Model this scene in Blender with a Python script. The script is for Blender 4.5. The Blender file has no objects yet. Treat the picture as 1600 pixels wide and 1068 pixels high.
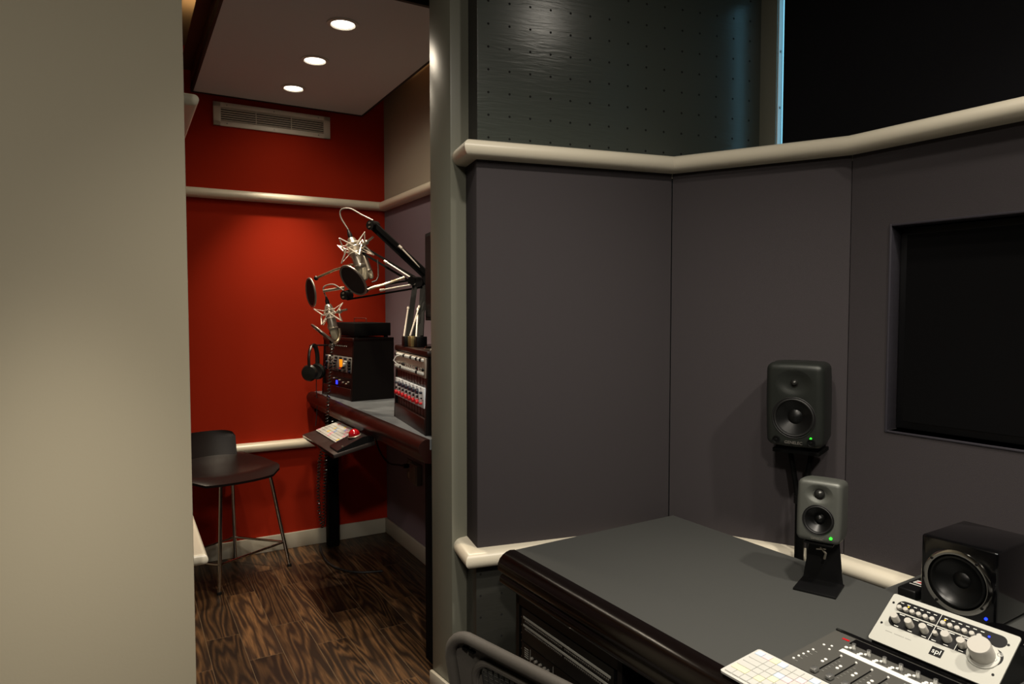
import bpy, bmesh, math, random
from mathutils import Vector, Matrix
random.seed(7)
R = math.radians
SC = bpy.context.scene
COL = SC.collection

# ------------------------------------------------------------------ camera
cam_data = bpy.data.cameras.new('camera')
cam_data.lens = 24.0
cam_data.sensor_width = 36.0
cam_data.clip_start = 0.02
cam = bpy.data.objects.new('camera', cam_data)
COL.objects.link(cam)
PITCH = math.atan(48.5 / 1067.0)
cam.location = (0, 0, 1.42)
cam.rotation_euler = (math.pi / 2 - PITCH, 0, 0)
SC.camera = cam

# ------------------------------------------------------------------ view, world
SC.view_settings.view_transform = 'Standard'
SC.view_settings.look = 'None'
SC.view_settings.gamma = 1.0
SC.view_settings.use_curve_mapping = False
SC.view_settings.exposure = 0.0
SC.cycles.use_denoising = True
SC.cycles.max_bounces = 8
SC.cycles.sample_clamp_indirect = 4.0

world = bpy.data.worlds.new('daylight')
SC.world = world
world.use_nodes = True
bg = world.node_tree.nodes['Background']
bg.inputs[0].default_value = (0.30, 0.76, 1.0, 1)
bg.inputs[1].default_value = 1.2


# ------------------------------------------------------------------ room lamps and added fill
def spot(name, loc, target, watt, color, angle=100, blend=0.8, radius=0.04, parent=None):
    d = bpy.data.lights.new(name, 'SPOT')
    d.energy = watt
    d.color = color
    d.spot_size = R(angle)
    d.spot_blend = blend
    d.shadow_soft_size = radius
    o = bpy.data.objects.new(name, d)
    COL.objects.link(o)
    o.location = loc
    o.rotation_euler = (Vector(target) - Vector(loc)).to_track_quat('-Z', 'Y').to_euler()
    if parent:
        o.parent = parent
    return o


WARM = (1.0, 0.91, 0.78)
# recessed ceiling spots of the control room, then two added fills (all above and outside the frame)
spot('ceiling_spot_and_fill', (-0.70, 1.09, 2.75), (-0.70, 1.09, 0.0), 600, WARM, 43, 1.0, 0.05)
spot('ceiling_spot_and_fill', (0.05, 0.80, 2.75), (0.10, 1.7, 0.5), 95, WARM, 90, 1.0, 0.05)
spot('ceiling_spot_and_fill', (1.30, 0.55, 2.75), (1.0, 1.2, 0.6), 95, WARM, 95, 1.0, 0.05)
spot('ceiling_spot_and_fill', (0.66, 1.02, 2.75), (0.80, 1.08, 0.75), 75, WARM, 60, 0.9, 0.05)
spot('ceiling_spot_and_fill', (0.655, 1.03, 2.74), (0.5, 1.3, 0.75), 22, WARM, 165, 1.0, 0.05)
spot('ceiling_spot_and_fill', (-0.55, -0.20, 2.75), (-0.95, 1.30, 1.9), 30, WARM, 120, 1.0, 0.06)  # added fill, no fixture behind it; lifts the upper beige wall
spot('ceiling_spot_and_fill', (0.0, -1.0, 2.75), (0.0, 0.2, 0.3), 150, WARM, 120, 1.0, 0.08)  # added fill from the back of the room, brightens desk and rack


# ------------------------------------------------------------------ materials
def srgb(h):
    h = h.lstrip('#')
    c = [int(h[i:i + 2], 16) / 255 for i in (0, 2, 4)]
    return tuple(x / 12.92 if x <= 0.04045 else ((x + 0.055) / 1.055) ** 2.4 for x in c) + (1,)


def mat(name, color, rough=0.5, metal=0.0, spec=0.5, coat=0.0, bump=0.0, bscale=300.0, vary=0.0, vscale=40.0,
        emit=None, estr=0.0, stretch=None):
    m = bpy.data.materials.new(name)
    m.use_nodes = True
    nt = m.node_tree
    b = nt.nodes['Principled BSDF']
    c = srgb(color) if isinstance(color, str) else tuple(color) + (1,) * (4 - len(color))
    b.inputs['Base Color'].default_value = c
    b.inputs['Roughness'].default_value = rough
    b.inputs['Metallic'].default_value = metal
    b.inputs['Specular IOR Level'].default_value = spec
    b.inputs['Coat Weight'].default_value = coat
    b.inputs['Coat Roughness'].default_value = 0.08
    if emit:
        b.inputs['Emission Color'].default_value = srgb(emit)
        b.inputs['Emission Strength'].default_value = estr
    if bump or vary:
        tc = nt.nodes.new('ShaderNodeTexCoord')
        mp = nt.nodes.new('ShaderNodeMapping')
        nt.links.new(tc.outputs['Object'], mp.inputs['Vector'])
        if stretch:
            mp.inputs['Scale'].default_value = stretch
    if bump:
        n = nt.nodes.new('ShaderNodeTexNoise')
        n.inputs['Scale'].default_value = bscale
        n.inputs['Detail'].default_value = 2
        nt.links.new(mp.outputs[0], n.inputs['Vector'])
        bp = nt.nodes.new('ShaderNodeBump')
        bp.inputs['Strength'].default_value = bump
        bp.inputs['Distance'].default_value = 0.002
        nt.links.new(n.outputs['Fac'], bp.inputs['Height'])
        nt.links.new(bp.outputs[0], b.inputs['Normal'])
    if vary:
        n2 = nt.nodes.new('ShaderNodeTexNoise')
        n2.inputs['Scale'].default_value = vscale
        n2.inputs['Detail'].default_value = 4
        nt.links.new(mp.outputs[0], n2.inputs['Vector'])
        mx = nt.nodes.new('ShaderNodeMixRGB')
        mx.inputs[1].default_value = tuple(x * (1 - vary) for x in c[:3]) + (1,)
        mx.inputs[2].default_value = tuple(min(1, x * (1 + vary)) for x in c[:3]) + (1,)
        nt.links.new(n2.outputs['Fac'], mx.inputs[0])
        nt.links.new(mx.outputs[0], b.inputs['Base Color'])
    return m


def plank_material():
    m = bpy.data.materials.new('dark_oak_planks')
    m.use_nodes = True
    nt = m.node_tree
    L = nt.links.new
    b = nt.nodes['Principled BSDF']
    tc = nt.nodes.new('ShaderNodeTexCoord')
    sep = nt.nodes.new('ShaderNodeSeparateXYZ')
    L(tc.outputs['Object'], sep.inputs[0])
    cmb = nt.nodes.new('ShaderNodeCombineXYZ')
    L(sep.outputs[1], cmb.inputs[0])
    L(sep.outputs[0], cmb.inputs[1])
    mp = nt.nodes.new('ShaderNodeMapping')
    mp.inputs['Location'].default_value = (0.13, 0.045, 0)
    L(cmb.outputs[0], mp.inputs[0])
    br = nt.nodes.new('ShaderNodeTexBrick')
    br.offset = 0.37
    br.offset_frequency = 2
    br.inputs['Color1'].default_value = (0, 0, 0, 1)
    br.inputs['Color2'].default_value = (1, 1, 1, 1)
    br.inputs['Mortar'].default_value = (0.5, 0.5, 0.5, 1)
    br.inputs['Scale'].default_value = 1.0
    br.inputs['Mortar Size'].default_value = 0.0011
    br.inputs['Mortar Smooth'].default_value = 0.2
    br.inputs['Brick Width'].default_value = 0.62
    br.inputs['Row Height'].default_value = 0.118
    L(mp.outputs[0], br.inputs['Vector'])
    # per plank shift of the grain
    off = nt.nodes.new('ShaderNodeVectorMath')
    off.operation = 'SCALE'
    off.inputs[3].default_value = 9.0
    L(br.outputs['Color'], off.inputs[0])
    add = nt.nodes.new('ShaderNodeVectorMath')
    add.operation = 'ADD'
    L(mp.outputs[0], add.inputs[0])
    L(off.outputs[0], add.inputs[1])
    ms = nt.nodes.new('ShaderNodeMapping')
    ms.inputs['Scale'].default_value = (0.9, 9.0, 1)
    L(add.outputs[0], ms.inputs[0])
    nz = nt.nodes.new('ShaderNodeTexNoise')
    nz.inputs['Scale'].default_value = 1.0
    nz.inputs['Detail'].default_value = 2.5
    nz.inputs['Distortion'].default_value = 0.15
    L(ms.outputs[0], nz.inputs['Vector'])
    mul = nt.nodes.new('ShaderNodeMath')
    mul.operation = 'MULTIPLY'
    mul.inputs[1].default_value = 30.0
    L(nz.outputs['Fac'], mul.inputs[0])
    fr = nt.nodes.new('ShaderNodeMath')
    fr.operation = 'PINGPONG'
    fr.inputs[1].default_value = 1.0
    L(mul.outputs[0], fr.inputs[0])
    fine = nt.nodes.new('ShaderNodeTexNoise')
    fine.inputs['Scale'].default_value = 1.0
    fine.inputs['Detail'].default_value = 5
    mf = nt.nodes.new('ShaderNodeMapping')
    mf.inputs['Scale'].default_value = (14, 160, 1)
    L(add.outputs[0], mf.inputs[0])
    L(mf.outputs[0], fine.inputs['Vector'])
    mixf = nt.nodes.new('ShaderNodeMath')
    mixf.operation = 'MULTIPLY'
    L(fr.outputs[0], mixf.inputs[0])
    L(fine.outputs['Fac'], mixf.inputs[1])
    ramp = nt.nodes.new('ShaderNodeValToRGB')
    ramp.color_ramp.elements[0].position = 0.10
    ramp.color_ramp.elements[0].color = srgb('#2b1f16')
    ramp.color_ramp.elements[1].position = 0.62
    ramp.color_ramp.elements[1].color = srgb('#6b4d31')
    L(mixf.outputs[0], ramp.inputs[0])
    # plank to plank tone
    tone = nt.nodes.new('ShaderNodeMath')
    tone.operation = 'MULTIPLY_ADD'
    tone.inputs[1].default_value = 1.0
    tone.inputs[2].default_value = 0.36
    L(br.outputs['Color'], tone.inputs[0])
    mt = nt.nodes.new('ShaderNodeVectorMath')
    mt.operation = 'SCALE'
    L(ramp.outputs[0], mt.inputs[0])
    L(tone.outputs[0], mt.inputs[3])
    seam = nt.nodes.new('ShaderNodeMixRGB')
    seam.inputs[2].default_value = srgb('#66543f')
    L(br.outputs['Fac'], seam.inputs[0])
    L(mt.outputs[0], seam.inputs[1])
    L(seam.outputs[0], b.inputs['Base Color'])
    b.inputs['Roughness'].default_value = 0.36
    bp = nt.nodes.new('ShaderNodeBump')
    bp.inputs['Strength'].default_value = 0.25
    bp.inputs['Distance'].default_value = 0.002
    L(mixf.outputs[0], bp.inputs['Height'])
    L(bp.outputs[0], b.inputs['Normal'])
    return m


def pegboard_material(name, color, pitch, x0, z0):
    """painted oak ply with a grid of drilled holes (object x and z)"""
    m = bpy.data.materials.new(name)
    m.use_nodes = True
    nt = m.node_tree
    L = nt.links.new
    b = nt.nodes['Principled BSDF']
    tc = nt.nodes.new('ShaderNodeTexCoord')
    sep = nt.nodes.new('ShaderNodeSeparateXYZ')
    L(tc.outputs['Object'], sep.inputs[0])

    def cell(out, o, p):
        a = nt.nodes.new('ShaderNodeMath')
        a.operation = 'ADD'
        a.inputs[1].default_value = -o + p / 2 + 50 * p
        L(out, a.inputs[0])
        q = nt.nodes.new('ShaderNodeMath')
        q.operation = 'MODULO'
        q.inputs[1].default_value = p
        L(a.outputs[0], q.inputs[0])
        s = nt.nodes.new('ShaderNodeMath')
        s.operation = 'SUBTRACT'
        s.inputs[1].default_value = p / 2
        L(q.outputs[0], s.inputs[0])
        return s.outputs[0]
    cx = cell(sep.outputs[0], x0, pitch)
    cz = cell(sep.outputs[2], z0, pitch)
    cmb = nt.nodes.new('ShaderNodeCombineXYZ')
    L(cx, cmb.inputs[0])
    L(cz, cmb.inputs[1])
    ln = nt.nodes.new('ShaderNodeVectorMath')
    ln.operation = 'LENGTH'
    L(cmb.outputs[0], ln.inputs[0])
    lt = nt.nodes.new('ShaderNodeMath')
    lt.operation = 'LESS_THAN'
    lt.inputs[1].default_value = 0.0036
    L(ln.outputs['Value'], lt.inputs[0])
    mp = nt.nodes.new('ShaderNodeMapping')
    mp.inputs['Scale'].default_value = (4, 4, 34)
    L(tc.outputs['Object'], mp.inputs[0])
    n = nt.nodes.new('ShaderNodeTexNoise')
    n.inputs['Scale'].default_value = 3.0
    n.inputs['Detail'].default_value = 3
    n.inputs['Distortion'].default_value = 0.6
    L(mp.outputs[0], n.inputs['Vector'])
    mix = nt.nodes.new('ShaderNodeMixRGB')
    mix.inputs[1].default_value = srgb(color)
    mix.inputs[2].default_value = (0.002, 0.002, 0.002, 1)
    L(lt.outputs[0], mix.inputs[0])
    L(mix.outputs[0], b.inputs['Base Color'])
    rr = nt.nodes.new('ShaderNodeMath')
    rr.operation = 'MULTIPLY_ADD'
    rr.inputs[1].default_value = 0.6
    rr.inputs[2].default_value = 0.29
    L(lt.outputs[0], rr.inputs[0])
    L(rr.outputs[0], b.inputs['Roughness'])
    bp = nt.nodes.new('ShaderNodeBump')
    bp.inputs['Strength'].default_value = 0.22
    bp.inputs['Distance'].default_value = 0.003
    L(n.outputs['Fac'], bp.inputs['Height'])
    L(bp.outputs[0], b.inputs['Normal'])
    return m


M = {}
M['beige'] = mat('beige_paint', '#a39b87', 0.6, spec=0.3, bump=0.05, bscale=160)
M['trim'] = mat('grey_green_satin_paint', '#77776b', 0.33, spec=0.5, bump=0.02, bscale=60)
M['rail'] = mat('cream_rail_paint', '#ded6c2', 0.3, spec=0.5)
M['fabric'] = mat('mauve_grey_fabric', '#433f41', 0.95, spec=0.1, bump=0.5, bscale=900, vary=0.12, vscale=700)
M['red'] = mat('red_fabric', '#9e2812', 0.92, spec=0.1, bump=0.3, bscale=700, vary=0.06, vscale=500)
M['booth_grey'] = mat('booth_grey_paint', '#a39a8a', 0.6, spec=0.3)
M['booth_fabric'] = mat('booth_mauve_fabric', '#7a6c74', 0.95, spec=0.1, bump=0.3, bscale=900)
M['base_white'] = mat('baseboard_paint', '#b0aa9b', 0.4)
M['floor'] = plank_material()
M['main_floor'] = mat('dark_carpet', '#2a2624', 0.95, bump=0.4)
M['cloud'] = mat('mauve_cloud_fabric', '#c6c6ca', 0.95, spec=0.1, bump=0.3, bscale=900)
M['dark_wood'] = mat('dark_brown_wood', '#4a2c18', 0.5, vary=0.2, vscale=20)
M['black_edge'] = mat('black_edge', '#14110f', 0.6)
M['ceil'] = mat('ceiling_paint', '#8f8676', 0.7)
M['room_dark'] = mat('dark_wall_paint', '#4a4742', 0.8)
M['peg'] = pegboard_material('painted_drilled_ply', '#454a45', 0.0664, -0.618, 1.936)
M['peg_low'] = pegboard_material('painted_drilled_ply_low', '#33332f', 0.0668, -0.650, 0.557)
M['peg_side'] = mat('dark_grey_return', '#2b2b27', 0.6)
M['win_frame'] = mat('white_window_frame', '#eef0f0', 0.4)
M['steel'] = mat('screw_steel', '#8a8a88', 0.3, metal=1)
M['blind'] = mat('black_blackout_fabric', '#17171a', 0.9, spec=0.1, bump=0.2, bscale=500)
M['screen'] = mat('black_screen_glass', '#0e0e0f', 0.5, spec=0.06)
M['bezel'] = mat('black_bezel', '#101011', 0.35)
M['edge_mold'] = mat('recess_edging', '#3b3940', 0.35)
M['laminate'] = mat('charcoal_laminate', '#444543', 0.5, spec=0.5, bump=0.25, bscale=900, vary=0.16, vscale=900)
M['espresso'] = mat('espresso_lacquer', '#0a0504', 0.16, spec=0.4, coat=0.1, vary=0.25, vscale=14, stretch=(1, 12, 12))
M['black'] = mat('black_plastic', '#0a0a0b', 0.42, spec=0.3)
M['black_matte'] = mat('matte_black', '#070707', 0.7, spec=0.1)
M['black_gloss'] = mat('piano_black', '#060607', 0.12, coat=0.5)
M['spk_grey'] = mat('dark_grey_cast_metal', '#585a55', 0.42, metal=0.35, bump=0.1, bscale=900)
M['spk_dark'] = mat('anthracite_cast_metal', '#262926', 0.42, metal=0.3, bump=0.1, bscale=900)
M['cone'] = mat('speaker_cone', '#090a0a', 0.36, spec=0.4)
M['dome'] = mat('tweeter_dome', '#3a3a38', 0.28, metal=0.6)
M['rubber'] = mat('rubber', '#0a0a0a', 0.6)
M['chrome'] = mat('chrome', '#c9c6c0', 0.12, metal=1)
M['nickel'] = mat('satin_nickel', '#b0a89a', 0.34, metal=0.9)
M['wire'] = mat('nickel_wire', '#e6ddd0', 0.32, metal=0.4)
M['brass'] = mat('bronze_plate', '#b09a68', 0.35, metal=0.8)
M['white'] = mat('white_plastic', '#c6c6c1', 0.4)
M['panel_white'] = mat('white_faceplate', '#b8b8b0', 0.4, spec=0.4)
M['knob_white'] = mat('pale_knob', '#b9b6ae', 0.35)
M['alu'] = mat('silver_aluminium', '#c2c2c0', 0.3, metal=0.9)
M['grey_panel'] = mat('dark_grey_panel', '#4b4a46', 0.5)
M['mid_grey'] = mat('mid_grey_plastic', '#6d6a64', 0.5)
M['strip_silver'] = mat('patchbay_label_strip', '#9d9d97', 0.5)
M['print_grey'] = mat('printed_grey', '#8d8d88', 0.6)
M['print_white'] = mat('printed_white', '#e4e4de', 0.6)
M['mahogany'] = mat('mahogany', '#1f0805', 0.36, spec=0.4, coat=0.0, vary=0.35, vscale=16, stretch=(14, 1.5, 14))
M['red_plastic'] = mat('red_plastic', '#c3101c', 0.3, coat=0.4)
M['ball_red'] = mat('glossy_red_ball', '#a30a16', 0.1, coat=0.8)
M['module'] = mat('grey_module_panel', '#8d8b86', 0.4, metal=0.2)
M['module_pale'] = mat('pale_module_panel', '#e2e8ee', 0.4)
M['blue_dark'] = mat('dark_blue_knob', '#141a2c', 0.35)
M['key_yellow'] = mat('key_yellow', '#e2e0bd', 0.45)
M['key_blue'] = mat('key_blue', '#c4d2e2', 0.45)
M['key_pink'] = mat('key_pink', '#e2ccd2', 0.45)
M['key_orange'] = mat('key_orange', '#dfae82', 0.45)
M['key_red'] = mat('key_red', '#d08a80', 0.45)
for k_, c_ in (('yellow', '#e6c53c'), ('pink', '#dc8ca0'), ('blue', '#7d9cd2'), ('orange', '#e2862c'), ('red', '#c43a28')):
    M['strong_' + k_] = mat('strong_key_' + k_, c_, 0.45)
M['led_green'] = mat('green_led', '#20ff20', 0.4, emit='#22ff22', estr=5)
M['led_blue'] = mat('blue_led', '#2040ff', 0.4, emit='#0a1cff', estr=9)
M['led_amber'] = mat('amber_led', '#ffb020', 0.4, emit='#ffb020', estr=2.0)
M['vu_orange'] = mat('lit_meter', '#ff9a20', 0.4, emit='#ff8c12', estr=0.9)
M['stool_wood'] = mat('black_stained_ply', '#130d0c', 0.36, spec=0.3, coat=0.0, bump=0.1, bscale=120)
M['mesh_black'] = mat('pop_mesh', '#101012', 0.7)
M['grille'] = mat('mic_grille', '#96907f', 0.4, metal=0.8, bump=0.8, bscale=1500)
M['lamp_on'] = mat('lit_lens', '#ffffff', 0.4, emit='#fff2da', estr=9)
M['chair_frame'] = mat('graphite_chair_plastic', '#4a4641', 0.55, bump=0.1, bscale=300)
M['chair_mesh'] = mat('woven_chair_mesh', '#1b1a19', 0.7)
M['outlet'] = mat('grey_outlet_plate', '#6b675f', 0.5)
M['grille_white'] = mat('white_vent_enamel', '#dcd4c8', 0.4)
M['vent_dark'] = mat('vent_inside', '#171210', 0.8)
M['desk_grey'] = mat('grey_laminate', '#62666a', 0.35, vary=0.2, vscale=6, stretch=(14, 2, 1))
M['tray_top'] = mat('dark_brown_tray', '#2e2623', 0.5)
M['rack_side'] = mat('black_stained_wood', '#0c0908', 0.5, spec=0.15)
M['rack_front'] = mat('dark_brown_panel', '#21110d', 0.4)
M['module_warm'] = mat('brushed_module', '#a3978a', 0.35, metal=0.3)
M['led_blue_soft'] = mat('blue_display', '#2030ff', 0.4, emit='#2432ff', estr=2.2)
M['red_metal'] = mat('dull_reddish_metal', '#7a4a40', 0.4, metal=0.7)
M['cable_grey'] = mat('grey_cable', '#7d7870', 0.45)
M['hoop'] = mat('hoop_metal', '#8a857d', 0.3, metal=0.8)
M['neck_metal'] = mat('warm_steel_tube', '#c9b79a', 0.25, metal=0.9)
M['hp_black'] = mat('satin_black_plastic', '#121412', 0.35)
M['cord_black'] = mat('glossy_black_cord', '#2a2724', 0.18, coat=0.5)
M['green_paint'] = mat('green_print', '#3fae8a', 0.5)


def glass_material():
    m = bpy.data.materials.new('window_glass')
    m.use_nodes = True
    b = m.node_tree.nodes['Principled BSDF']
    b.inputs['Transmission Weight'].default_value = 1.0
    b.inputs['Roughness'].default_value = 0.0
    b.inputs['IOR'].default_value = 1.05
    b.inputs['Base Color'].default_value = (0.9, 0.97, 1, 1)
    return m


M['glass'] = glass_material()


# ------------------------------------------------------------------ mesh helpers
class MB:
    """collects shapes and links them as ONE mesh object"""

    def __init__(s):
        s.v, s.f, s.mi, s.cur = [], [], [], 0

    def add(s, verts, faces, Mx=None):
        b = len(s.v)
        for p in verts:
            p = Vector(p)
            s.v.append(Mx @ p if Mx else p)
        for f in faces:
            s.f.append([i + b for i in f])
            s.mi.append(s.cur)
        return s

    def addbm(s, bm, Mx=None):
        bm.verts.ensure_lookup_table()
        bm.verts.index_update()
        s.add([v.co.copy() for v in bm.verts], [[v.index for v in f.verts] for f in bm.faces], Mx)
        bm.free()
        return s

    def box(s, lo, hi, Mx=None, bev=0.0, seg=2):
        bm = bmesh.new()
        bmesh.ops.create_cube(bm, size=1)
        lo, hi = Vector(lo), Vector(hi)
        c, d = (lo + hi) / 2, hi - lo
        for v in bm.verts:
            v.co = Vector((v.co.x * d.x, v.co.y * d.y, v.co.z * d.z)) + c
        if bev > 0:
            bmesh.ops.bevel(bm, geom=bm.edges[:], offset=bev, segments=seg, affect='EDGES', profile=0.5)
        return s.addbm(bm, Mx)

    def cyl(s, p0, p1, r0, r1=None, n=16, Mx=None):
        if r1 is None:
            r1 = r0
        p0, p1 = Vector(p0), Vector(p1)
        z = (p1 - p0).normalized()
        x = z.orthogonal().normalized()
        y = z.cross(x)
        vs = []
        for p, r in ((p0, r0), (p1, r1)):
            for i in range(n):
                a = 2 * math.pi * i / n
                vs.append(p + x * (r * math.cos(a)) + y * (r * math.sin(a)))
        fs = [[i, (i + 1) % n, n + (i + 1) % n, n + i] for i in range(n)]
        fs += [list(range(n))[::-1], list(range(n, 2 * n))]
        return s.add(vs, fs, Mx)

    def tube(s, pts, r, n=8, closed=False, Mx=None, flat=1.0, up=None):
        pts = [Vector(p) for p in pts]
        N = len(pts)
        vs, prev = [], None
        for i, p in enumerate(pts):
            if closed:
                t = pts[(i + 1) % N] - pts[i - 1]
            else:
                t = pts[min(i + 1, N - 1)] - pts[max(i - 1, 0)]
            t.normalize()
            if up is not None:
                x = Vector(up).cross(t)
                x = x.normalized() if x.length > 1e-6 else t.orthogonal().normalized()
            elif prev is None:
                x = t.orthogonal().normalized()
            else:
                x = (prev - t * prev.dot(t))
                x = x.normalized() if x.length > 1e-6 else t.orthogonal().normalized()
            prev = x
            y = t.cross(x)
            rr = r[i] if isinstance(r, (list, tuple)) else r
            for k in range(n):
                a = 2 * math.pi * k / n
                vs.append(p + x * (rr * math.cos(a)) + y * (rr * flat * math.sin(a)))
        fs = []
        for i in range(N if closed else N - 1):
            j = (i + 1) % N
            for k in range(n):
                l = (k + 1) % n
                fs.append([i * n + k, i * n + l, j * n + l, j * n + k])
        if not closed:
            fs += [list(range(n))[::-1], list(range((N - 1) * n, N * n))]
        return s.add(vs, fs, Mx)

    def lathe(s, prof, Mx=None, n=40, cap=True):
        """prof: (radius, height) pairs turned about local z"""
        vs, fs = [], []
        for r, h in prof:
            for i in range(n):
                a = 2 * math.pi * i / n
                vs.append(Vector((r * math.cos(a), r * math.sin(a), h)))
        for j in range(len(prof) - 1):
            for i in range(n):
                k = (i + 1) % n
                fs.append([j * n + i, j * n + k, (j + 1) * n + k, (j + 1) * n + i])
        if cap:
            fs.append(list(range(n))[::-1])
            fs.append(list(range((len(prof) - 1) * n, len(prof) * n)))
        return s.add(vs, fs, Mx)

    def sphere(s, c, r, Mx=None, n=20, sq=1.0):
        m = n // 2
        prof = [(max(1e-5, r * math.sin(math.pi * i / m)), -r * sq * math.cos(math.pi * i / m)) for i in range(m + 1)]
        T = Matrix.Translation(Vector(c))
        return s.lathe(prof, (Mx @ T) if Mx else T, n)

    def prism(s, poly, z0, z1, Mx=None):
        n = len(poly)
        vs = [Vector((p[0], p[1], z0)) for p in poly] + [Vector((p[0], p[1], z1)) for p in poly]
        fs = [[i, (i + 1) % n, n + (i + 1) % n, n + i] for i in range(n)]
        fs += [list(range(n))[::-1], list(range(n, 2 * n))]
        return s.add(vs, fs, Mx)

    def sweep(s, path, prof, z, closed_prof=True, side=-1):
        """profile (out, up) along a flat polyline with mitred corners; out points to the side given"""
        pts = [Vector((p[0], p[1])) for p in path]
        N = len(pts)
        nor = []
        for i in range(N - 1):
            d = (pts[i + 1] - pts[i]).normalized()
            nor.append(Vector((d.y, -d.x)) * (1 if side < 0 else -1))
        rings = []
        for i in range(N):
            if i == 0:
                o = nor[0]
            elif i == N - 1:
                o = nor[-1]
            else:
                o = nor[i - 1] + nor[i]
                o = o / max(0.15, o.dot(nor[i]))
            rings.append([Vector((pts[i].x + o.x * a, pts[i].y + o.y * a, z + b)) for a, b in prof])
        n = len(prof)
        vs = [v for r_ in rings for v in r_]
        fs = []
        for i in range(N - 1):
            for k in range(n):
                l = (k + 1) % n
                fs.append([i * n + k, i * n + l, (i + 1) * n + l, (i + 1) * n + k])
        fs += [list(range(n))[::-1], list(range((N - 1) * n, N * n))]
        return s.add(vs, fs)

    def build(s, name, m, parent=None, Mx=None, smooth=True, world=False, angle=35):
        """links one object; m is one material or a list; world=True when the verts are in room coordinates"""
        me = bpy.data.meshes.new(name)
        vs = s.v
        if parent is not None and world:
            inv = WM[parent.name].inverted()
            vs = [inv @ v for v in vs]
        me.from_pydata([tuple(v) for v in vs], [], s.f)
        ml = m if isinstance(m, (list, tuple)) else [m]
        for x in ml:
            me.materials.append(M[x] if isinstance(x, str) else x)
        me.polygons.foreach_set('material_index', s.mi)
        bm = bmesh.new()
        bm.from_mesh(me)
        bmesh.ops.recalc_face_normals(bm, faces=bm.faces[:])
        bm.to_mesh(me)
        bm.free()
        if smooth:
            me.polygons.foreach_set('use_smooth', [True] * len(me.polygons))
            me.set_sharp_from_angle(angle=R(angle))
        me.update()
        o = bpy.data.objects.new(name, me)
        COL.objects.link(o)
        if parent is not None:
            o.parent = parent
            WM[o.name] = WM[parent.name]
        else:
            Mx = Mx or Matrix.Identity(4)
            o.matrix_world = Mx
            WM[o.name] = Mx.copy()
        return o


WM = {}


def tag(o, label, cat, group=None):
    o['label'] = label
    o['category'] = cat
    if group:
        o['group'] = group
    return o


def thing(name, label, cat, Mx, group=None):
    o = bpy.data.objects.new(name, None)
    o.empty_display_size = 0.05
    COL.objects.link(o)
    o.matrix_world = Mx
    WM[o.name] = Mx.copy()
    return tag(o, label, cat, group)


def struct(mb, name, m, Mx=None, label=None, **k):
    o = mb.build(name, m, None, Mx, **k)
    o['kind'] = 'structure'
    if label:
        o['label'] = label
    return o


def frame(o, heading):
    """local x runs along the compass heading (0 = straight ahead), y goes away from the viewer, z up"""
    h = R(heading)
    return Matrix(((math.sin(h), -math.cos(h), 0, o[0]), (math.cos(h), math.sin(h), 0, o[1]), (0, 0, 1, o[2]), (0, 0, 0, 1)))


def frame2(p0, p1):
    d = (Vector(p1) - Vector(p0))
    return frame(p0, math.degrees(math.atan2(d.x, d.y)))


def text_part(name, body, size, m, parent, Mx, depth=0.0003):
    cu = bpy.data.curves.new(name, 'FONT')
    cu.body = body
    cu.size = size
    cu.align_x = 'CENTER'
    cu.align_y = 'CENTER'
    cu.extrude = depth
    tmp = bpy.data.objects.new(name + '_tmp', cu)
    COL.objects.link(tmp)
    dg = bpy.context.evaluated_depsgraph_get()
    me = bpy.data.meshes.new_from_object(tmp.evaluated_get(dg))
    bpy.data.objects.remove(tmp)
    me.name = name
    me.transform(Mx)
    me.materials.clear()
    me.materials.append(M[m])
    o = bpy.data.objects.new(name, me)
    COL.objects.link(o)
    o.parent = parent
    WM[o.name] = WM[parent.name]
    return o


def carve(o, cutters, angle=35):
    """cuts the given MB shapes (local coordinates of o) out of o's mesh"""
    for c in cutters:
        co = c.build('cutter', o.data.materials[0], None)
        md = o.modifiers.new('cut', 'BOOLEAN')
        md.operation = 'DIFFERENCE'
        md.solver = 'EXACT'
        md.object = co
        sv, par = o.matrix_world.copy(), o.parent
        o.parent = None
        o.matrix_world = Matrix.Identity(4)
        dg = bpy.context.evaluated_depsgraph_get()
        me = bpy.data.meshes.new_from_object(o.evaluated_get(dg))
        o.modifiers.clear()
        old = o.data
        o.data = me
        me.name = old.name
        bpy.data.meshes.remove(old)
        bpy.data.objects.remove(co)
        o.matrix_world = sv
        if par is not None:
            o.parent = par
            o.matrix_parent_inverse = Matrix.Identity(4)
            o.matrix_basis = Matrix.Identity(4)
    o.data.polygons.foreach_set('use_smooth', [True] * len(o.data.polygons))
    o.data.set_sharp_from_angle(angle=R(angle))
    return o


FRONT = Matrix.Rotation(R(90), 4, 'X')     # lathe axis z -> towards the viewer (-y)


def T(x, y, z):
    return Matrix.Translation((x, y, z))


# ------------------------------------------------------------------ key points of the room
S1 = (0.521, 2.240)          # seam between the first and second grey panel
S2 = (0.971, 1.970)          # seam between the second and third
HA, HB, HC = 70.9, 120.9, 147.3
FA = frame((S1[0], S1[1], 0), HA)       # x from -0.662 (left end) to 0
FB = frame((S1[0], S1[1], 0), HB)       # x 0 .. 0.525
FC = frame((S2[0], S2[1], 0), HC)       # x 0 .. 2.4
KX, KY, FZ = -0.69695, 3.76157, 0.19    # far right corner of the booth, booth floor height
hU = R(60.2)
UU = Vector((-math.sin(hU), -math.cos(hU), 0))
VV = Vector((math.cos(hU), -math.sin(hU), 0))
BOOTH = Matrix(((UU.x, VV.x, 0, KX), (UU.y, VV.y, 0, KY), (0, 0, 1, FZ), (0, 0, 0, 1)))


def B(u, v, z):
    return BOOTH @ Vector((u, v, z))


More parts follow.
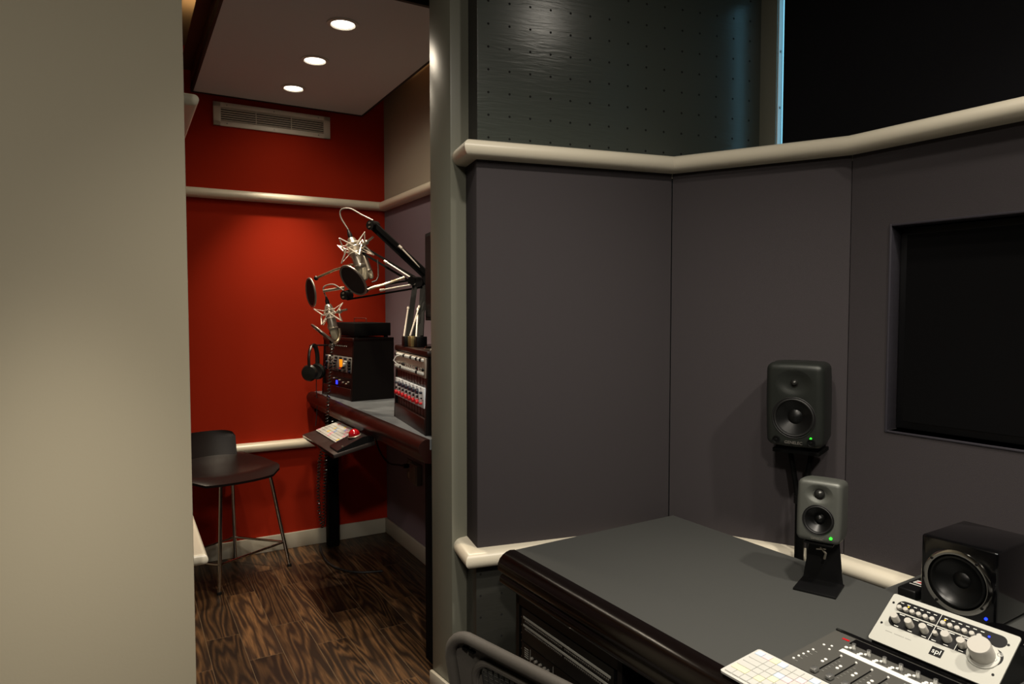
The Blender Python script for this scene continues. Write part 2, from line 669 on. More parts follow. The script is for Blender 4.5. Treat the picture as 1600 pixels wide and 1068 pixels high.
def xy(Mx, x, y=0):
    p = Mx @ Vector((x, y, 0))
    return (p.x, p.y)


# ================================================================== CONTROL ROOM SHELL
mb = MB()
mb.prism([(-3.2, -2.6), (3.2, -2.6), (3.2, 1.2), (0.9, 2.2), (-0.2, 2.2), (-3.2, 1.2)], -0.1, 0.0)
struct(mb, 'floor', 'main_floor')
mb = MB()
mb.prism([(-3.4, -2.8), (2.6, -2.8), (2.6, -0.1), (0.95, 2.44), (0.3, 3.95), (-3.4, 4.6)], 2.95, 3.05)
struct(mb, 'ceiling', 'ceil')

Q = Vector((-0.187, 2.10, 0))
PD = Vector((0.8, 0.6, 0))
FP = frame(Q, math.degrees(math.atan2(0.8, 0.6)))      # partition: x to the right, y into the booth
# beige wall left of the doorway (local x from -0.744 leftwards)
mb = MB()
mb.box((-3.4, 0, 0), (-0.744, 0.125, 2.95), bev=0.003, seg=2)
struct(mb, 'wall_left', 'beige', FP)
mb = MB()
mb.box((-0.744, 0, 2.46), (0.0, 0.125, 2.95))
struct(mb, 'wall_header', 'beige', FP)
# post / door jamb
mb = MB()
mb.box((0, 0, 0), (0.62, 0.125, 2.95), bev=0.003)
struct(mb, 'wall_center', 'trim', FP)
mb = MB()
mb.box((-0.012, -0.001, FZ), (0.0, 0.126, FZ + 0.052), bev=0.004)
struct(mb, 'baseboard_jamb', 'base_white', FP)

# fabric panel, left
mb = MB()
mb.box((-0.662, 0, 0.70), (-0.0004, 0.147, 1.868), bev=0.003)
struct(mb, 'wall_panel_left', 'fabric', FA)
mb = MB()
mb.box((0.0004, 0, 0.0), (0.5246, 0.06, 1.868), bev=0.002)
struct(mb, 'wall_panel_center', 'fabric', FB)
# third panel with the recess for the screen
TX0, TX1, TZ0, TZ1 = 0.118, 1.06, 1.092, 1.650
mb = MB()
mb.box((0.0015, 0, 0.0), (TX0, 0.07, 1.868))
mb.box((TX1, 0, 0.0), (2.5, 0.07, 1.868))
mb.box((TX0, 0, 0.0), (TX1, 0.07, TZ0))
mb.box((TX0, 0, TZ1), (TX1, 0.07, 1.868))
struct(mb, 'wall_panel_right', 'fabric', FC)
mb = MB()
for lo, hi in (((TX0, -0.003, TZ0 - 0.006), (TX1, 0.075, TZ0)), ((TX0, -0.003, TZ1), (TX1, 0.075, TZ1 + 0.006)),
               ((TX0 - 0.006, -0.003, TZ0 - 0.006), (TX0, 0.075, TZ1 + 0.006)), ((TX1, -0.003, TZ0 - 0.006), (TX1 + 0.006, 0.075, TZ1 + 0.006))):
    mb.box(lo, hi, bev=0.0015)
struct(mb, 'trim_screen', 'edge_mold', FC)
tv = thing('television', 'large black screen set back in the grey fabric wall at right', 'television', FC @ T((TX0 + TX1) / 2, 0.06, TZ0))
w2, h2 = (TX1 - TX0) / 2, TZ1 - TZ0
mb = MB()
mb.box((-w2 + 0.002, -0.018, 0.004), (w2 - 0.002, 0.03, h2 - 0.004), bev=0.002)
mb.build('casing', 'bezel', tv)
mb = MB()
mb.box((-w2 + 0.020, -0.0195, 0.024), (w2 - 0.020, -0.0165, h2 - 0.022))
mb.build('screen', 'screen', tv)

# lower drilled panel below the rail, plus a hidden light-blocking backing
mb = MB()
mb.box((-0.664, 0.006, 0.0), (-0.0015, 0.147, 0.70), bev=0.003)
mb.box((-0.0015, 0.10, 0.0), (0.385, 0.147, 1.87))  # unseen backing, added to stop daylight leaking through the panel seam
struct(mb, 'wall_lower', 'peg_low', FA)
# upper drilled panel, running on behind the second panel
mb = MB()
mb.box((-0.652, 0.022, 1.862), (0.374, 0.06, 2.95), bev=0.002)
mb.cur = 1
mb.box((-0.6525, 0.0235, 1.862), (-0.62, 0.15, 2.95))
struct(mb, 'wall_upper', ['peg', 'peg_side'], FA)
# window wall behind the third panel
W0 = FA @ Vector((0.374, 0.0, 0))
FW = frame((W0.x, W0.y, 0), HC)
mb = MB()
mb.box((-0.004, 0.0, 0.0), (2.7, 0.10, 1.868))
mb.box((-0.004, 0.0, 2.62), (2.7, 0.10, 2.95))
mb.box((1.5, 0.0, 1.868), (2.7, 0.10, 2.62))
struct(mb, 'wall_window', 'room_dark', FW)
mb = MB()
mb.box((-0.030, -0.012, 1.868), (0.038, 0.016, 2.95), bev=0.002)
struct(mb, 'trim_window', 'trim', FW)
# shelf on top of the panels, closing the gap to the window wall
sh = [xy(FA, -0.66, 0.02), xy(FA, 0, 0.005), xy(FC, 0, 0.005), xy(FC, 2.45, 0.005), xy(FW, 2.6, 0.02), xy(FW, 0, 0.02), xy(FA, 0.37, 0.03), xy(FA, -0.66, 0.04)]
mb = MB()
mb.prism(sh, 1.85, 1.866)
struct(mb, 'trim_shelf', 'rail')

# bullnose rails
def nose(h, d, back):
    p = [(-back, h / 2)]
    for i in range(13):
        a = math.pi / 2 - math.pi * i / 12
        p.append((d - h / 2 + h / 2 * math.cos(a), h / 2 * math.sin(a)))
    p.append((-back, -h / 2))
    return p


A0 = xy(FA, -0.662)
Aback = xy(FA, -0.662, 0.125)
mb = MB()
mb.sweep([Aback, A0, S1, S2, xy(FC, 2.45)], nose(0.050, 0.048, 0.012), 1.889, side=-1)
struct(mb, 'trim_rail_upper', 'rail')
mb = MB()
mb.sweep([Aback, A0, S1, S2, xy(FC, 2.45)], nose(0.050, 0.048, 0.004), 0.683, side=-1)
struct(mb, 'trim_rail_lower', 'rail')

# window with daylight
win = thing('window_unit', 'slim bright blue window strip beside the black roller blind', 'window', FW @ T(0.038, 0.05, 1.868))
win['kind'] = 'structure'
win.name = 'window_1'
WM['window_1'] = WM.get('window_unit')
mb = MB()
mb.box((0.0, -0.055, 0), (0.0030, -0.033, 0.752))
mb.box((1.43, -0.02, 0), (1.462, 0.05, 0.752))
mb.box((0.034, 0.0, 0), (1.43, 0.03, 0.02))
mb.box((0.034, 0.0, 0.732), (1.43, 0.05, 0.752))
mb.build('window_frame', 'win_frame', win)
mb = MB()
mb.box((-0.16, -0.010, -0.05), (1.43, -0.005, 0.76))
mb.build('pane', 'glass', win)
for z in (0.060, 0.235, 0.42):
    mb = MB()
    mb.cyl((0.0030, -0.044, z), (0.0060, -0.044, z), 0.0040, n=12)
    mb.build('screw', 'steel', win)

bl = thing('roller_blind', 'black roller blind covering the high window', 'blind', FW @ T(0.04, -0.02, 1.868))
mb = MB()
mb.box((0.032, -0.001, 0.012), (1.44, 0.001, 0.64))
mb.build('blind_cloth', 'blind', bl)
mb = MB()
mb.cyl((0.0, -0.02, 0.652), (1.46, -0.02, 0.652), 0.036, n=32)
mb.build('roller', 'black_matte', bl)
mb = MB()
mb.box((0.030, -0.006, 0.0), (1.45, 0.006, 0.02), bev=0.003)
mb.build('bottom_bar', 'black_matte', bl)

# rest of the room, out of the frame
def wallseg(name, a, b, m='room_dark', z0=0.0, z1=2.95, th=0.1):
    mbx = MB()
    L_ = (Vector((b[0], b[1], 0)) - Vector((a[0], a[1], 0))).length
    mbx.box((-0.05, 0, z0), (L_ + 0.05, th, z1))
    return struct(mbx, name, m, frame2((a[0], a[1], 0), (b[0], b[1], 0)))


LE = FP @ Vector((-3.3, 0, 0))
CE = xy(FC, 2.45)
wallseg('wall_back', (1.9, -2.3), (-2.9, -2.3))
wallseg('wall_side', (-2.9, -2.3), (LE.x, LE.y), 'beige')
wallseg('wall_right', (CE[0], CE[1]), (1.9, -2.3), 'fabric')

# ================================================================== BOOTH SHELL
mb = MB()
mb.box((-0.05, -0.05, -0.19), (1.45, 1.66, 0.0))
struct(mb, 'floor_booth', 'floor', BOOTH)
mb = MB()
mb.box((-0.1, -0.1, -0.19), (1.5, 0.0, 2.76))
struct(mb, 'wall_booth_back', 'red', BOOTH)
mb = MB()
mb.box((-0.1, -0.1, -0.19), (0.0, 1.52, 1.80))
mb.cur = 1
mb.box((-0.1, -0.1, 1.80), (0.0, 1.52, 2.76))
struct(mb, 'wall_booth_right', ['booth_fabric', 'booth_grey'], BOOTH)
mb = MB()
mb.box((1.4, -0.1, -0.19), (1.5, 1.72, 2.76))
struct(mb, 'wall_booth_left', 'booth_grey', BOOTH)
mb = MB()
mb.box((-0.1, -0.1, 2.48), (1.5, 1.62, 2.64))
struct(mb, 'ceiling_booth', 'ceil', BOOTH)
mb = MB()
mb.box((0.013, 0, 0), (1.4, 0.013, 0.082), bev=0.004)
mb.box((0, 0, 0), (0.013, 1.5, 0.082), bev=0.004)
struct(mb, 'baseboard_booth', 'base_white', BOOTH)
# rails on the red wall and the right wall
mb = MB()
mb.sweep([xy(BOOTH, 1.39, 0), xy(BOOTH, 0, 0), xy(BOOTH, 0, 1.5)], nose(0.044, 0.050, 0.0), FZ + 1.795, side=-1)
struct(mb, 'trim_rail_booth_upper', 'rail')
mb = MB()
mb.sweep([xy(BOOTH, 1.39, 0), xy(BOOTH, 0, 0)], nose(0.046, 0.046, 0.0), FZ + 0.545, side=-1)
struct(mb, 'trim_rail_booth_lower', 'rail')
# projecting panel with rails on the left wall next to the doorway
mb = MB()
mb.box((1.135, 0.85, 0.585), (1.40, 1.60, 1.75), bev=0.004)
struct(mb, 'wall_booth_panel', 'booth_fabric', BOOTH)
for z, nm in ((1.774, 'trim_rail_panel_upper'), (0.570, 'trim_rail_panel_lower')):
    mb = MB()
    mb.sweep([xy(BOOTH, 1.395, 1.60), xy(BOOTH, 1.135, 1.60), xy(BOOTH, 1.135, 0.85)], nose(0.032, 0.058, 0.0), FZ + z, side=-1)
    struct(mb, nm, 'rail')

# suspended ceiling cloud
cl = thing('ceiling_cloud', 'flat mauve fabric ceiling cloud holding three downlights', 'ceiling panel', BOOTH @ T(0.54, 0.72, 2.263))
mb = MB()
mb.box((-0.405, -0.685, 0.0), (0.405, 0.685, 0.02))
mb.build('fabric_face', 'cloud', cl)
mb = MB()
for lo, hi in (((-0.415, -0.70, -0.002), (-0.405, 0.70, 0.03)), ((0.405, -0.70, -0.002), (0.415, 0.70, 0.03)),
               ((-0.415, -0.70, -0.002), (0.415, -0.685, 0.03)), ((-0.415, 0.685, -0.002), (0.415, 0.70, 0.03))):
    mb.box(lo, hi)
mb.build('edge_trim', 'black_edge', cl)
mb = MB()
mb.box((-0.414, -0.699, 0.03), (0.414, 0.699, 0.20))
mb.build('side_frame', 'dark_wood', cl)
# warm cove lamps lying on top of the cloud
for nm, u, e in (('cove_lamp', 0.985, 1.6), ('cove_lamp', 0.095, 0.8)):
    d = bpy.data.lights.new(nm, 'AREA')
    d.shape = 'RECTANGLE'
    d.size, d.size_y = 0.02, 0.85
    d.energy = e
    d.color = (1.0, 0.56, 0.22)
    o = bpy.data.objects.new(nm, d)
    COL.objects.link(o)
    o.matrix_world = BOOTH @ T(u, 0.90, 2.36) @ Matrix.Rotation(R(180), 4, 'X')
for s_ in (-1, 1):
    mb = MB()
    mb.box((min(s_ * 0.414, s_ * 0.462), -0.66, 0.085), (max(s_ * 0.414, s_ * 0.462), 0.66, 0.093))
    mb.build('light_trough', 'dark_wood', cl)

dl_labels = ['lit round downlight nearest the camera in the mauve ceiling cloud',
             'lit round downlight in the middle of the row of three',
             'lit round downlight nearest the air vent']
for k, v in enumerate((1.13, 0.72, 0.316)):
    dl = thing('downlight', dl_labels[k], 'ceiling light', BOOTH @ T(0.546, v, 2.263), 'recessed downlights in the booth cloud')
    mb = MB()
    mb.lathe([(0.040, -0.001), (0.044, -0.006), (0.056, -0.004), (0.057, 0.0)], n=40, cap=False)
    mb.build('trim_ring', 'white', dl)
    mb = MB()
    mb.lathe([(0.0001, -0.0012), (0.040, -0.0012), (0.040, -0.0004), (0.0001, -0.0004)], n=40)
    mb.build('lens', 'lamp_on', dl)
    lp = B(0.546, v, 2.235)
    spot('downlight_beam', lp, lp - Vector((0, 0, 1)), (48, 48, 60)[k], (1.0, 0.84, 0.62), 74, 0.8, 0.028)
    spot('downlight_spill', lp, lp - Vector((0, 0, 1)), (9, 5, 2.4)[k], (1.0, 0.86, 0.66), 170, 1.0, 0.028)

# air vent on the red wall
vt = thing('air_vent', 'white slatted air vent high on the red wall', 'vent', BOOTH @ T(0.576, 0.0, 2.181))
mb = MB()
W_, H_ = 0.281, 0.056
mb.box((-W_, 0.0, -H_), (-W_ + 0.034, 0.012, H_), bev=0.002)
mb.box((W_ - 0.034, 0.0, -H_), (W_, 0.012, H_), bev=0.002)
mb.box((-W_, 0.0, H_ - 0.024), (W_, 0.012, H_), bev=0.002)
mb.box((-W_, 0.0, -H_), (W_, 0.012, -H_ + 0.024), bev=0.002)
for x in (-0.085, 0.085):
    mb.box((x - 0.0015, 0.002, -0.033), (x + 0.0015, 0.010, 0.033))
mb.build('vent_frame', 'grille_white', vt)
mb = MB()
mb.box((-W_ + 0.03, 0.0, -0.034), (W_ - 0.03, 0.002, 0.034))
mb.build('vent_back', 'vent_dark', vt)
for i in range(6):
    z = -0.027 + i * 0.0108
    mb = MB()
    mb.box((-W_ + 0.032, -0.0035, -0.0014), (W_ - 0.032, 0.0035, 0.0014), T(0, 0.0065, z) @ Matrix.Rotation(R(25), 4, 'X'))
    mb.build('slat', 'grille_white', vt)
for x in (-0.22, 0.0, 0.22):
    for z in (-0.044, 0.044):
        mb = MB()
        mb.cyl((x, 0.012, z), (x, 0.0135, z), 0.003, n=10)
        mb.build('screw', 'steel', vt)

# ================================================================== CONTROL ROOM DESK
DZ = 0.75
D = frame((0.007, 1.888, 0), 148.0)       # x along the front edge to the right, y into the desk


def Dp(x, y, z=DZ):
    return D @ Vector((x, y, z))


desk = thing('studio_desk', 'large charcoal-topped studio desk with dark rounded wooden edge', 'desk', D)
mb = MB()
mb.prism([(0, 0), (1.75, 0), (1.75, 0.795), (0.70, 0.795), (0.70, 0.615), (0, 0.615)], 0.715, 0.75)
mb.build('desktop', 'laminate', desk)
prof = [(-0.002, 0.0), (0.012, 0.0015), (0.024, -0.001), (0.036, -0.007), (0.046, -0.016), (0.052, -0.028), (0.053, -0.040), (0.050, -0.050),
        (0.043, -0.057), (0.041, -0.062), (0.046, -0.068), (0.047, -0.078), (0.042, -0.088), (0.030, -0.096), (0.016, -0.100), (-0.03, -0.100), (-0.03, -0.036), (-0.002, -0.034)]
mb = MB()
mb.sweep([(-0.004, 0), (1.75, 0)], prof, 0.75, side=-1)
mb.build('edge_molding', 'espresso', desk)
for x_ in (0.0, 1.70):
    mb = MB()
    mb.box((x_ - 0.02, 0.02, 0.0), (x_ - 0.002, 0.58, 0.715))
    mb.build('side_panel', 'black', desk)
mb = MB()
mb.box((0.60, 0.30, 0.0), (1.70, 0.32, 0.65))
mb.build('modesty_panel', 'black', desk)

# rack bay under the desk
rk = thing('rack_cabinet', 'black equipment rack under the left end of the desk', 'rack cabinet', D @ T(0.217, 0.005, 0.0))
mb = MB()
x0, x1 = -0.2165, 0.232
mb.box((x0, 0, 0.02), (x0 + 0.016, 0.45, 0.648))
mb.box((x1 - 0.016, 0, 0.02), (x1, 0.45, 0.648))
mb.box((x0, 0, 0.0), (x1, 0.45, 0.03))
mb.box((x0, 0, 0.60), (x1, 0.45, 0.648))
mb.box((x0, 0.44, 0.03), (x1, 0.45, 0.62))
mb.build('body', 'black', rk)
for x in (x0 + 0.016, x1 - 0.034):
    mb = MB()
    mb.box((x, 0.004, 0.03), (x + 0.018, 0.008, 0.60))
    rr_ = mb.build('rack_rail', 'black_matte', rk)
    mb = MB()
    for i in range(24):
        mb.cyl((x + 0.009, 0.0042, 0.05 + i * 0.0225), (x + 0.009, 0.002, 0.05 + i * 0.0225), 0.0022, n=8)
    mb.build('rack_screw', 'steel', rr_)


def rack_front(z0, z1):
    return D @ T(0.228, 0.003, z0), z1 - z0


PX0, PX1 = -0.213 + 0.018, 0.213 - 0.016
Mx, h = rack_front(0.505, 0.598)
pb = thing('patchbay', 'black patchbay with two pale label strips in the desk rack', 'patchbay', Mx)
mb = MB()
mb.box((-0.195, 0.0, 0), (0.195, 0.12, h), bev=0.001)
mb.build('faceplate', 'black', pb)
for z in (0.070, 0.048):
    mb = MB()
    mb.box((-0.185, -0.0025, z - 0.0032), (0.185, 0.0, z + 0.0032), bev=0.0008)
    mb.build('label_strip', 'strip_silver', pb)
for z in (0.0605, 0.0385):
    mb = MB()
    for i in range(48):
        x = -0.172 + i * 0.344 / 47 + (0.004 if i >= 24 else -0.004)
        mb.cyl((x, 0.0, z), (x, -0.002, z), 0.0024, n=8)
    mb.build('jack_row', 'mid_grey', pb)
    mb = MB()
    for i in range(48):
        x = -0.172 + i * 0.344 / 47 + (0.004 if i >= 24 else -0.004)
        mb.cyl((x, -0.001, z), (x, -0.0024, z), 0.0013, n=6)
    mb.build('jack_hole', 'black_matte', pb)

Mx, h = rack_front(0.455, 0.503)
ru = thing('rack_processor', 'black rack processor with printed white markings below the patchbay', 'rack unit', Mx)
mb = MB()
mb.box((-0.195, 0.0, 0), (0.195, 0.2, h), bev=0.001)
mb.build('faceplate', 'black', ru)
mb = MB()
for i in range(5):
    mb.box((-0.180, -0.0008, 0.010 + i * 0.006), (-0.160, 0, 0.012 + i * 0.006))
mb.build('printed_lettering', 'print_grey', ru)
for xx in (-0.152, -0.045, 0.062, 0.150):
    mb = MB()
    mb.box((xx, -0.0008, 0.006), (xx + 0.0015, 0, 0.042))
    mb.build('divider_line', 'print_grey', ru)
for xx in (-0.14, -0.12, -0.10, -0.08, -0.065, -0.03, -0.01, 0.01, 0.03, 0.048, 0.08, 0.10, 0.12, 0.138):
    mb = MB()
    mb.cyl((xx, 0, 0.022), (xx, -0.008, 0.022), 0.0045, 0.004, n=14)
    mb.build('knob', 'mid_grey', ru)

Mx, h = rack_front(0.370, 0.453)
ru = thing('silver_preamp', 'silver-fronted rack preamp with a large knob in the desk rack', 'rack unit', Mx)
mb = MB()
mb.box((-0.195, 0.0, 0), (0.195, 0.2, h), bev=0.001)
mb.build('faceplate', 'module', ru)
mb = MB()
mb.cyl((-0.165, 0, 0.045), (-0.165, -0.020, 0.045), 0.015, 0.013, n=24)
mb.build('knob', 'nickel', ru)
for xx, zz in ((-0.175, 0.07), (-0.13, 0.045), (-0.10, 0.05), (-0.07, 0.045), (-0.03, 0.05), (0.02, 0.045), (0.07, 0.05), (0.12, 0.045)):
    mb = MB()
    mb.cyl((xx, 0, zz), (xx, -0.012, zz), 0.006, 0.005, n=16)
    mb.build('knob', 'black', ru)
for xx in (-0.105, 0.09):
    mb = MB()
    mb.cyl((xx, 0, 0.028), (xx, -0.006, 0.028), 0.004, n=12)
    mb.build('push_button', 'red_plastic', ru)
Mx, h = rack_front(0.05, 0.368)
ru = thing('blank_rack_panel', 'plain black blanking panel low in the desk rack', 'rack panel', Mx)
mb = MB()
mb.box((-0.195, 0.0, 0), (0.195, 0.02, h), bev=0.001)
mb.build('faceplate', 'black', ru)


# ------------------------------------------------------------------ studio monitors
def rounded_grid_box(w, d, h, rad, bulge):
    # cube whose grid lines are concentrated in the rounded rims
    def ts(L_):
        a = [-L_ / 2 + rad * (1 - math.cos(math.pi / 2 * i / 5)) for i in range(6)]
        b = [-x for x in a[::-1]]
        mid = [a[-1] + (b[0] - a[-1]) * i / 5 for i in range(1, 5)]
        return a + mid + b
    X, Y, Z = ts(w), ts(d), ts(h)
    bm = bmesh.new()
    cache = {}

    def vert(x, y, z):
        key = (round(x, 6), round(y, 6), round(z, 6))
        if key not in cache:
            ix, iy, iz = [max(-(s_ / 2 - rad), min(s_ / 2 - rad, k)) for s_, k in ((w, x), (d, y), (h, z))]
            dv = Vector((x - ix, y - iy, z - iz))
            p = Vector((ix, iy, iz)) + (dv.normalized() * rad if dv.length > 1e-9 else Vector())
            fz = 1 - (p.z / (h / 2)) ** 2
            fx = 1 - (p.x / (w / 2)) ** 2
            p.x *= 1 + bulge * fz
            p.z *= 1 + bulge * 0.7 * fx
            if p.y > 0:
                k = p.y / (d / 2)
                p.x *= 1 - 0.05 * k
                p.z *= 1 - 0.05 * k
            cache[key] = bm.verts.new(p + Vector((0, d / 2, h / 2)))
        return cache[key]
    for A, Bq, f in ((X, Z, lambda a, b, s_: (a, s_ * d / 2, b)), (X, Y, lambda a, b, s_: (a, b, s_ * h / 2)), (Y, Z, lambda a, b, s_: (s_ * w / 2, a, b))):
        for s_ in (-1, 1):
            for i in range(len(A) - 1):
                for j in range(len(Bq) - 1):
                    q = [vert(*f(A[i], Bq[j], s_)), vert(*f(A[i + 1], Bq[j], s_)), vert(*f(A[i + 1], Bq[j + 1], s_)), vert(*f(A[i], Bq[j + 1], s_))]
                    if len(set(q)) == 4:
                        try:
                            bm.faces.new(q)
                        except ValueError:
                            pass
    return bm


def studio_monitor(label, Mx, w, d, h, woof_r, woof_z, tw_r, tw_z, body, big):
    t = thing('studio_monitor', label, 'speaker', Mx)
    r = woof_r
    mb = MB()
    mb.addbm(rounded_grid_box(w, d, h, w * 0.13, 0.03))
    cab = mb.build('cabinet', body, t)
    dr = tw_z - woof_z - r - 0.0012
    bowl = MB().lathe([(0.0001, 0.02), (r * 0.985, 0.02), (r * 0.985, -0.026), (0.0001, -0.026)], T(0, 0, woof_z) @ FRONT, 48)
    dish = MB().lathe([(0.0001, 0.02), (dr * 1.03, 0.02), (dr, 0.0), (dr * 0.86, -0.0012), (dr * 0.68, -0.0034), (dr * 0.52, -0.0056), (tw_r * 1.1, -0.0064), (0.0001, -0.0066)],
                      T(0, 0, tw_z) @ FRONT @ Matrix.Diagonal((1.32, 1.0, 1, 1)), 48)
    carve(cab, [bowl, dish], 40)
    mb = MB()
    mb.lathe([(tw_r * 1.15, -0.0068), (tw_r * 1.12, -0.0045), (tw_r * 1.0, -0.0045), (tw_r * 0.95, -0.0055), (tw_r * 0.86, -0.0030), (tw_r * 0.6, 0.0008), (tw_r * 0.3, 0.0026), (0.0001, 0.0032)],
             T(0, 0, tw_z) @ FRONT, 40, False)
    mb.build('tweeter', 'dome', t)
    mb = MB()
    mb.lathe([(r * 0.985, 0.0004), (r * 0.96, 0.0016), (r * 0.92, 0.0004), (r * 0.90, 0.0020), (r * 0.86, 0.0028), (r * 0.82, 0.0016), (r * 0.79, -0.0040)],
             T(0, 0, woof_z) @ FRONT, 56, False)
    mb.build('woofer_surround', 'rubber', t)
    mb = MB()
    mb.lathe([(r * 0.80, -0.0038), (r * 0.55, -0.0105), (r * 0.34, -0.0165), (r * 0.30, -0.0150), (r * 0.18, -0.0105), (0.0001, -0.0090)], T(0, 0, woof_z) @ FRONT, 56, False)
    mb.build('woofer_cone', 'cone', t)
    lx = w * 0.30
    lz = h * (0.125 if big else 0.10)
    mb = MB()
    mb.cyl((lx, 0.001, lz), (lx, -0.0022, lz), 0.0027 if big else 0.0030, n=12)
    mb.build('power_led', 'led_green', t)
    if big:
        for sx in (-1, 1):
            mb = MB()
            mb.lathe([(0.0115, 0.0003), (0.0113, 0.0022), (0.009, 0.0026), (0.0075, 0.0008), (0.004, 0.0008), (0.0032, 0.0045), (0.0001, 0.0052)], T(sx * w * 0.305, 0, h * 0.075) @ FRONT, n=24)
            mb.build('corner_boss', 'cone', t)
    text_part('wordmark', 'GENELEC', w * (0.075 if big else 0.07), 'mid_grey', t, T(0, -0.0012, h * (0.055 if big else 0.058)) @ FRONT)
    return t


# small monitor on the desk, turned to the left
SM = D @ T(0.613, 0.486, DZ) @ Matrix.Rotation(R(21), 4, 'Z')
st = thing('desk_speaker_stand', 'bent black sheet metal stand under the small grey speaker', 'speaker stand', SM)
mb = MB()
mb.box((-0.048, -0.05, 0.0), (0.048, 0.045, 0.006), bev=0.002)
mb.build('base_plate', 'black', st)
mb = MB()
mb.prism([(-0.046, 0.0), (0.046, 0.0), (0.032, 0.118), (-0.032, 0.118)], -0.004, 0.0, T(0, 0.036, 0.003) @ Matrix.Rotation(R(84), 4, 'X'))
mb.build('upright', 'black', st)
mb = MB()
mb.box((-0.032, -0.02, 0.110), (0.032, 0.052, 0.115), bev=0.001)
mb.build('top_plate', 'black', st)
mb = MB()
mb.tube([(0.0, 0.010, 0.098), (0.012, 0.008, 0.085), (0.008, 0.012, 0.07)], 0.003, n=6)
mb.tube([(-0.010, 0.010, 0.092), (0.012, 0.010, 0.096)], 0.003, n=6)
mb.build('stand_badge', 'nickel', st)
studio_monitor('small grey studio monitor on the desk with green light', SM @ T(0, -0.028, 0.1195) @ Matrix.Rotation(R(-4), 4, 'X'), 0.099, 0.094, 0.146,
               0.0365, 0.053, 0.0110, 0.114, 'spk_grey', False)

# large monitor on a floor stand behind the desk
BMf = frame((0.825, 1.945, 0), math.degrees(math.atan2(0.80, -0.60)))
fs = thing('floor_speaker_stand', 'tall black speaker stand rising between desk and grey wall', 'speaker stand', BMf)
mb = MB()
mb.box((-0.055, -0.03, 1.027), (0.055, 0.075, 1.037), bev=0.002)
mb.box((-0.065, -0.035, 1.015), (0.062, 0.08, 1.027), bev=0.002)
mb.build('top_plate', 'black_matte', fs)
for sx in (-1, 1):
    mb = MB()
    mb.tube([(sx * 0.030, 0.02, 1.015), (sx * 0.010, 0.02, 0.90), (sx * 0.008, 0.02, 0.86)], 0.0075, n=10)
    mb.build('strut', 'black_matte', fs)
mb = MB()
mb.cyl((0, 0.02, 0.02), (0, 0.02, 0.885), 0.013, n=20)
mb.build('pole', 'black_matte', fs)
mb = MB()
mb.cyl((0, 0.02, 0.862), (0, 0.02, 0.885), 0.017, n=20)
mb.build('collar', 'black', fs)
mb = MB()
mb.lathe([(0.10, 0.0), (0.10, 0.012), (0.02, 0.025)], T(0, 0.02, 0.0))
mb.build('foot_plate', 'black_matte', fs)
mb = MB()
mb.tube([(0.022, 0.03, 1.0), (0.024, 0.035, 0.93), (0.018, 0.04, 0.8), (0.02, 0.04, 0.4), (0.06, 0.05, 0.01)], 0.0035, n=6)
mb.build('cable', 'rubber', fs)
studio_monitor('large dark studio monitor on the tall floor stand by the wall', BMf @ T(-0.002, -0.055, 1.0375) @ Matrix.Rotation(R(3), 4, 'X'), 0.153, 0.130, 0.236,
               0.0600, 0.084, 0.0095, 0.182, 'spk_dark', True)

# ------------------------------------------------------------------ black cube speaker
MC = D @ T(0.871, 0.592, DZ)
cu = thing('cube_speaker', 'glossy black cube speaker with chrome ring on the desk', 'speaker', MC)
mb = MB()
mb.box((-0.077, 0.0, 0.006), (0.077, 0.190, 0.166), bev=0.006, seg=3)
carve(mb.build('cabinet', 'black_gloss', cu), [MB().lathe([(0.0001, 0.02), (0.0566, 0.02), (0.0566, -0.03), (0.0001, -0.03)], T(0, 0, 0.080) @ FRONT @ Matrix.Diagonal((1.05, 1.05, 1, 1)), 64)])
CR = T(0, 0, 0.080) @ FRONT @ Matrix.Diagonal((1.05, 1.05, 1, 1))
mb = MB()
mb.lathe([(0.0665, 0.0), (0.066, 0.003), (0.062, 0.0048), (0.057, 0.004), (0.0565, 0.001)], CR, n=64, cap=False)
mb.build('ring', 'chrome', cu)
mb = MB()
mb.lathe([(0.0566, 0.0010), (0.0545, -0.003), (0.0525, 0.0022), (0.049, 0.0030), (0.0465, -0.001), (0.0445, -0.004), (0.030, -0.0125), (0.017, -0.019), (0.0155, -0.0175), (0.008, -0.0135), (0.0001, -0.012)], CR, n=64, cap=False)
mb.build('cone', 'cone', cu)
for a in (45, 135, 225, 315):
    mb = MB()
    mb.lathe([(0.0032, 0.0), (0.003, 0.006), (0.0001, 0.0068)], T(0.0646 * math.cos(R(a + 8)), 0, 0.080 + 0.0646 * math.sin(R(a + 8))) @ FRONT, n=14)
    mb.build('ring_screw', 'black', cu)
mb = MB()
mb.cyl((0.058, 0.001, 0.0205), (0.058, -0.0015, 0.0205), 0.0030, n=14)
mb.build('power_led', 'led_blue', cu)
for sx in (-1, 1):
    for y in (0.02, 0.170):
        mb = MB()
        mb.cyl((sx * 0.06, y, 0.0), (sx * 0.06, y, 0.007), 0.008, n=14)
        mb.build('foot', 'rubber', cu)

# ------------------------------------------------------------------ white monitor controller
WC = D @ T(0.955, 0.306, DZ)
sc_ = thing('monitor_controller', 'white-faced monitor controller with one large pale volume knob', 'audio controller', WC)
PITCHP = math.atan2(0.06, 0.082)
PN = T(-0.1085, 0.0, 0.032) @ Matrix.Rotation(PITCHP, 4, 'X')      # face: x right, y up the slope, z off the face
PW, PH = 0.217, 0.1016
mb = MB()
mb.prism([(-0.006, 0.001), (0.160, 0.001), (0.160, 0.042), (0.100, 0.050), (0.084, 0.088), (-0.004, 0.022)], -0.104, 0.110,
         Matrix(((0, 0, 1, 0), (1, 0, 0, 0), (0, 1, 0, 0), (0, 0, 0, 1))))
mb.build('housing', 'black', sc_)


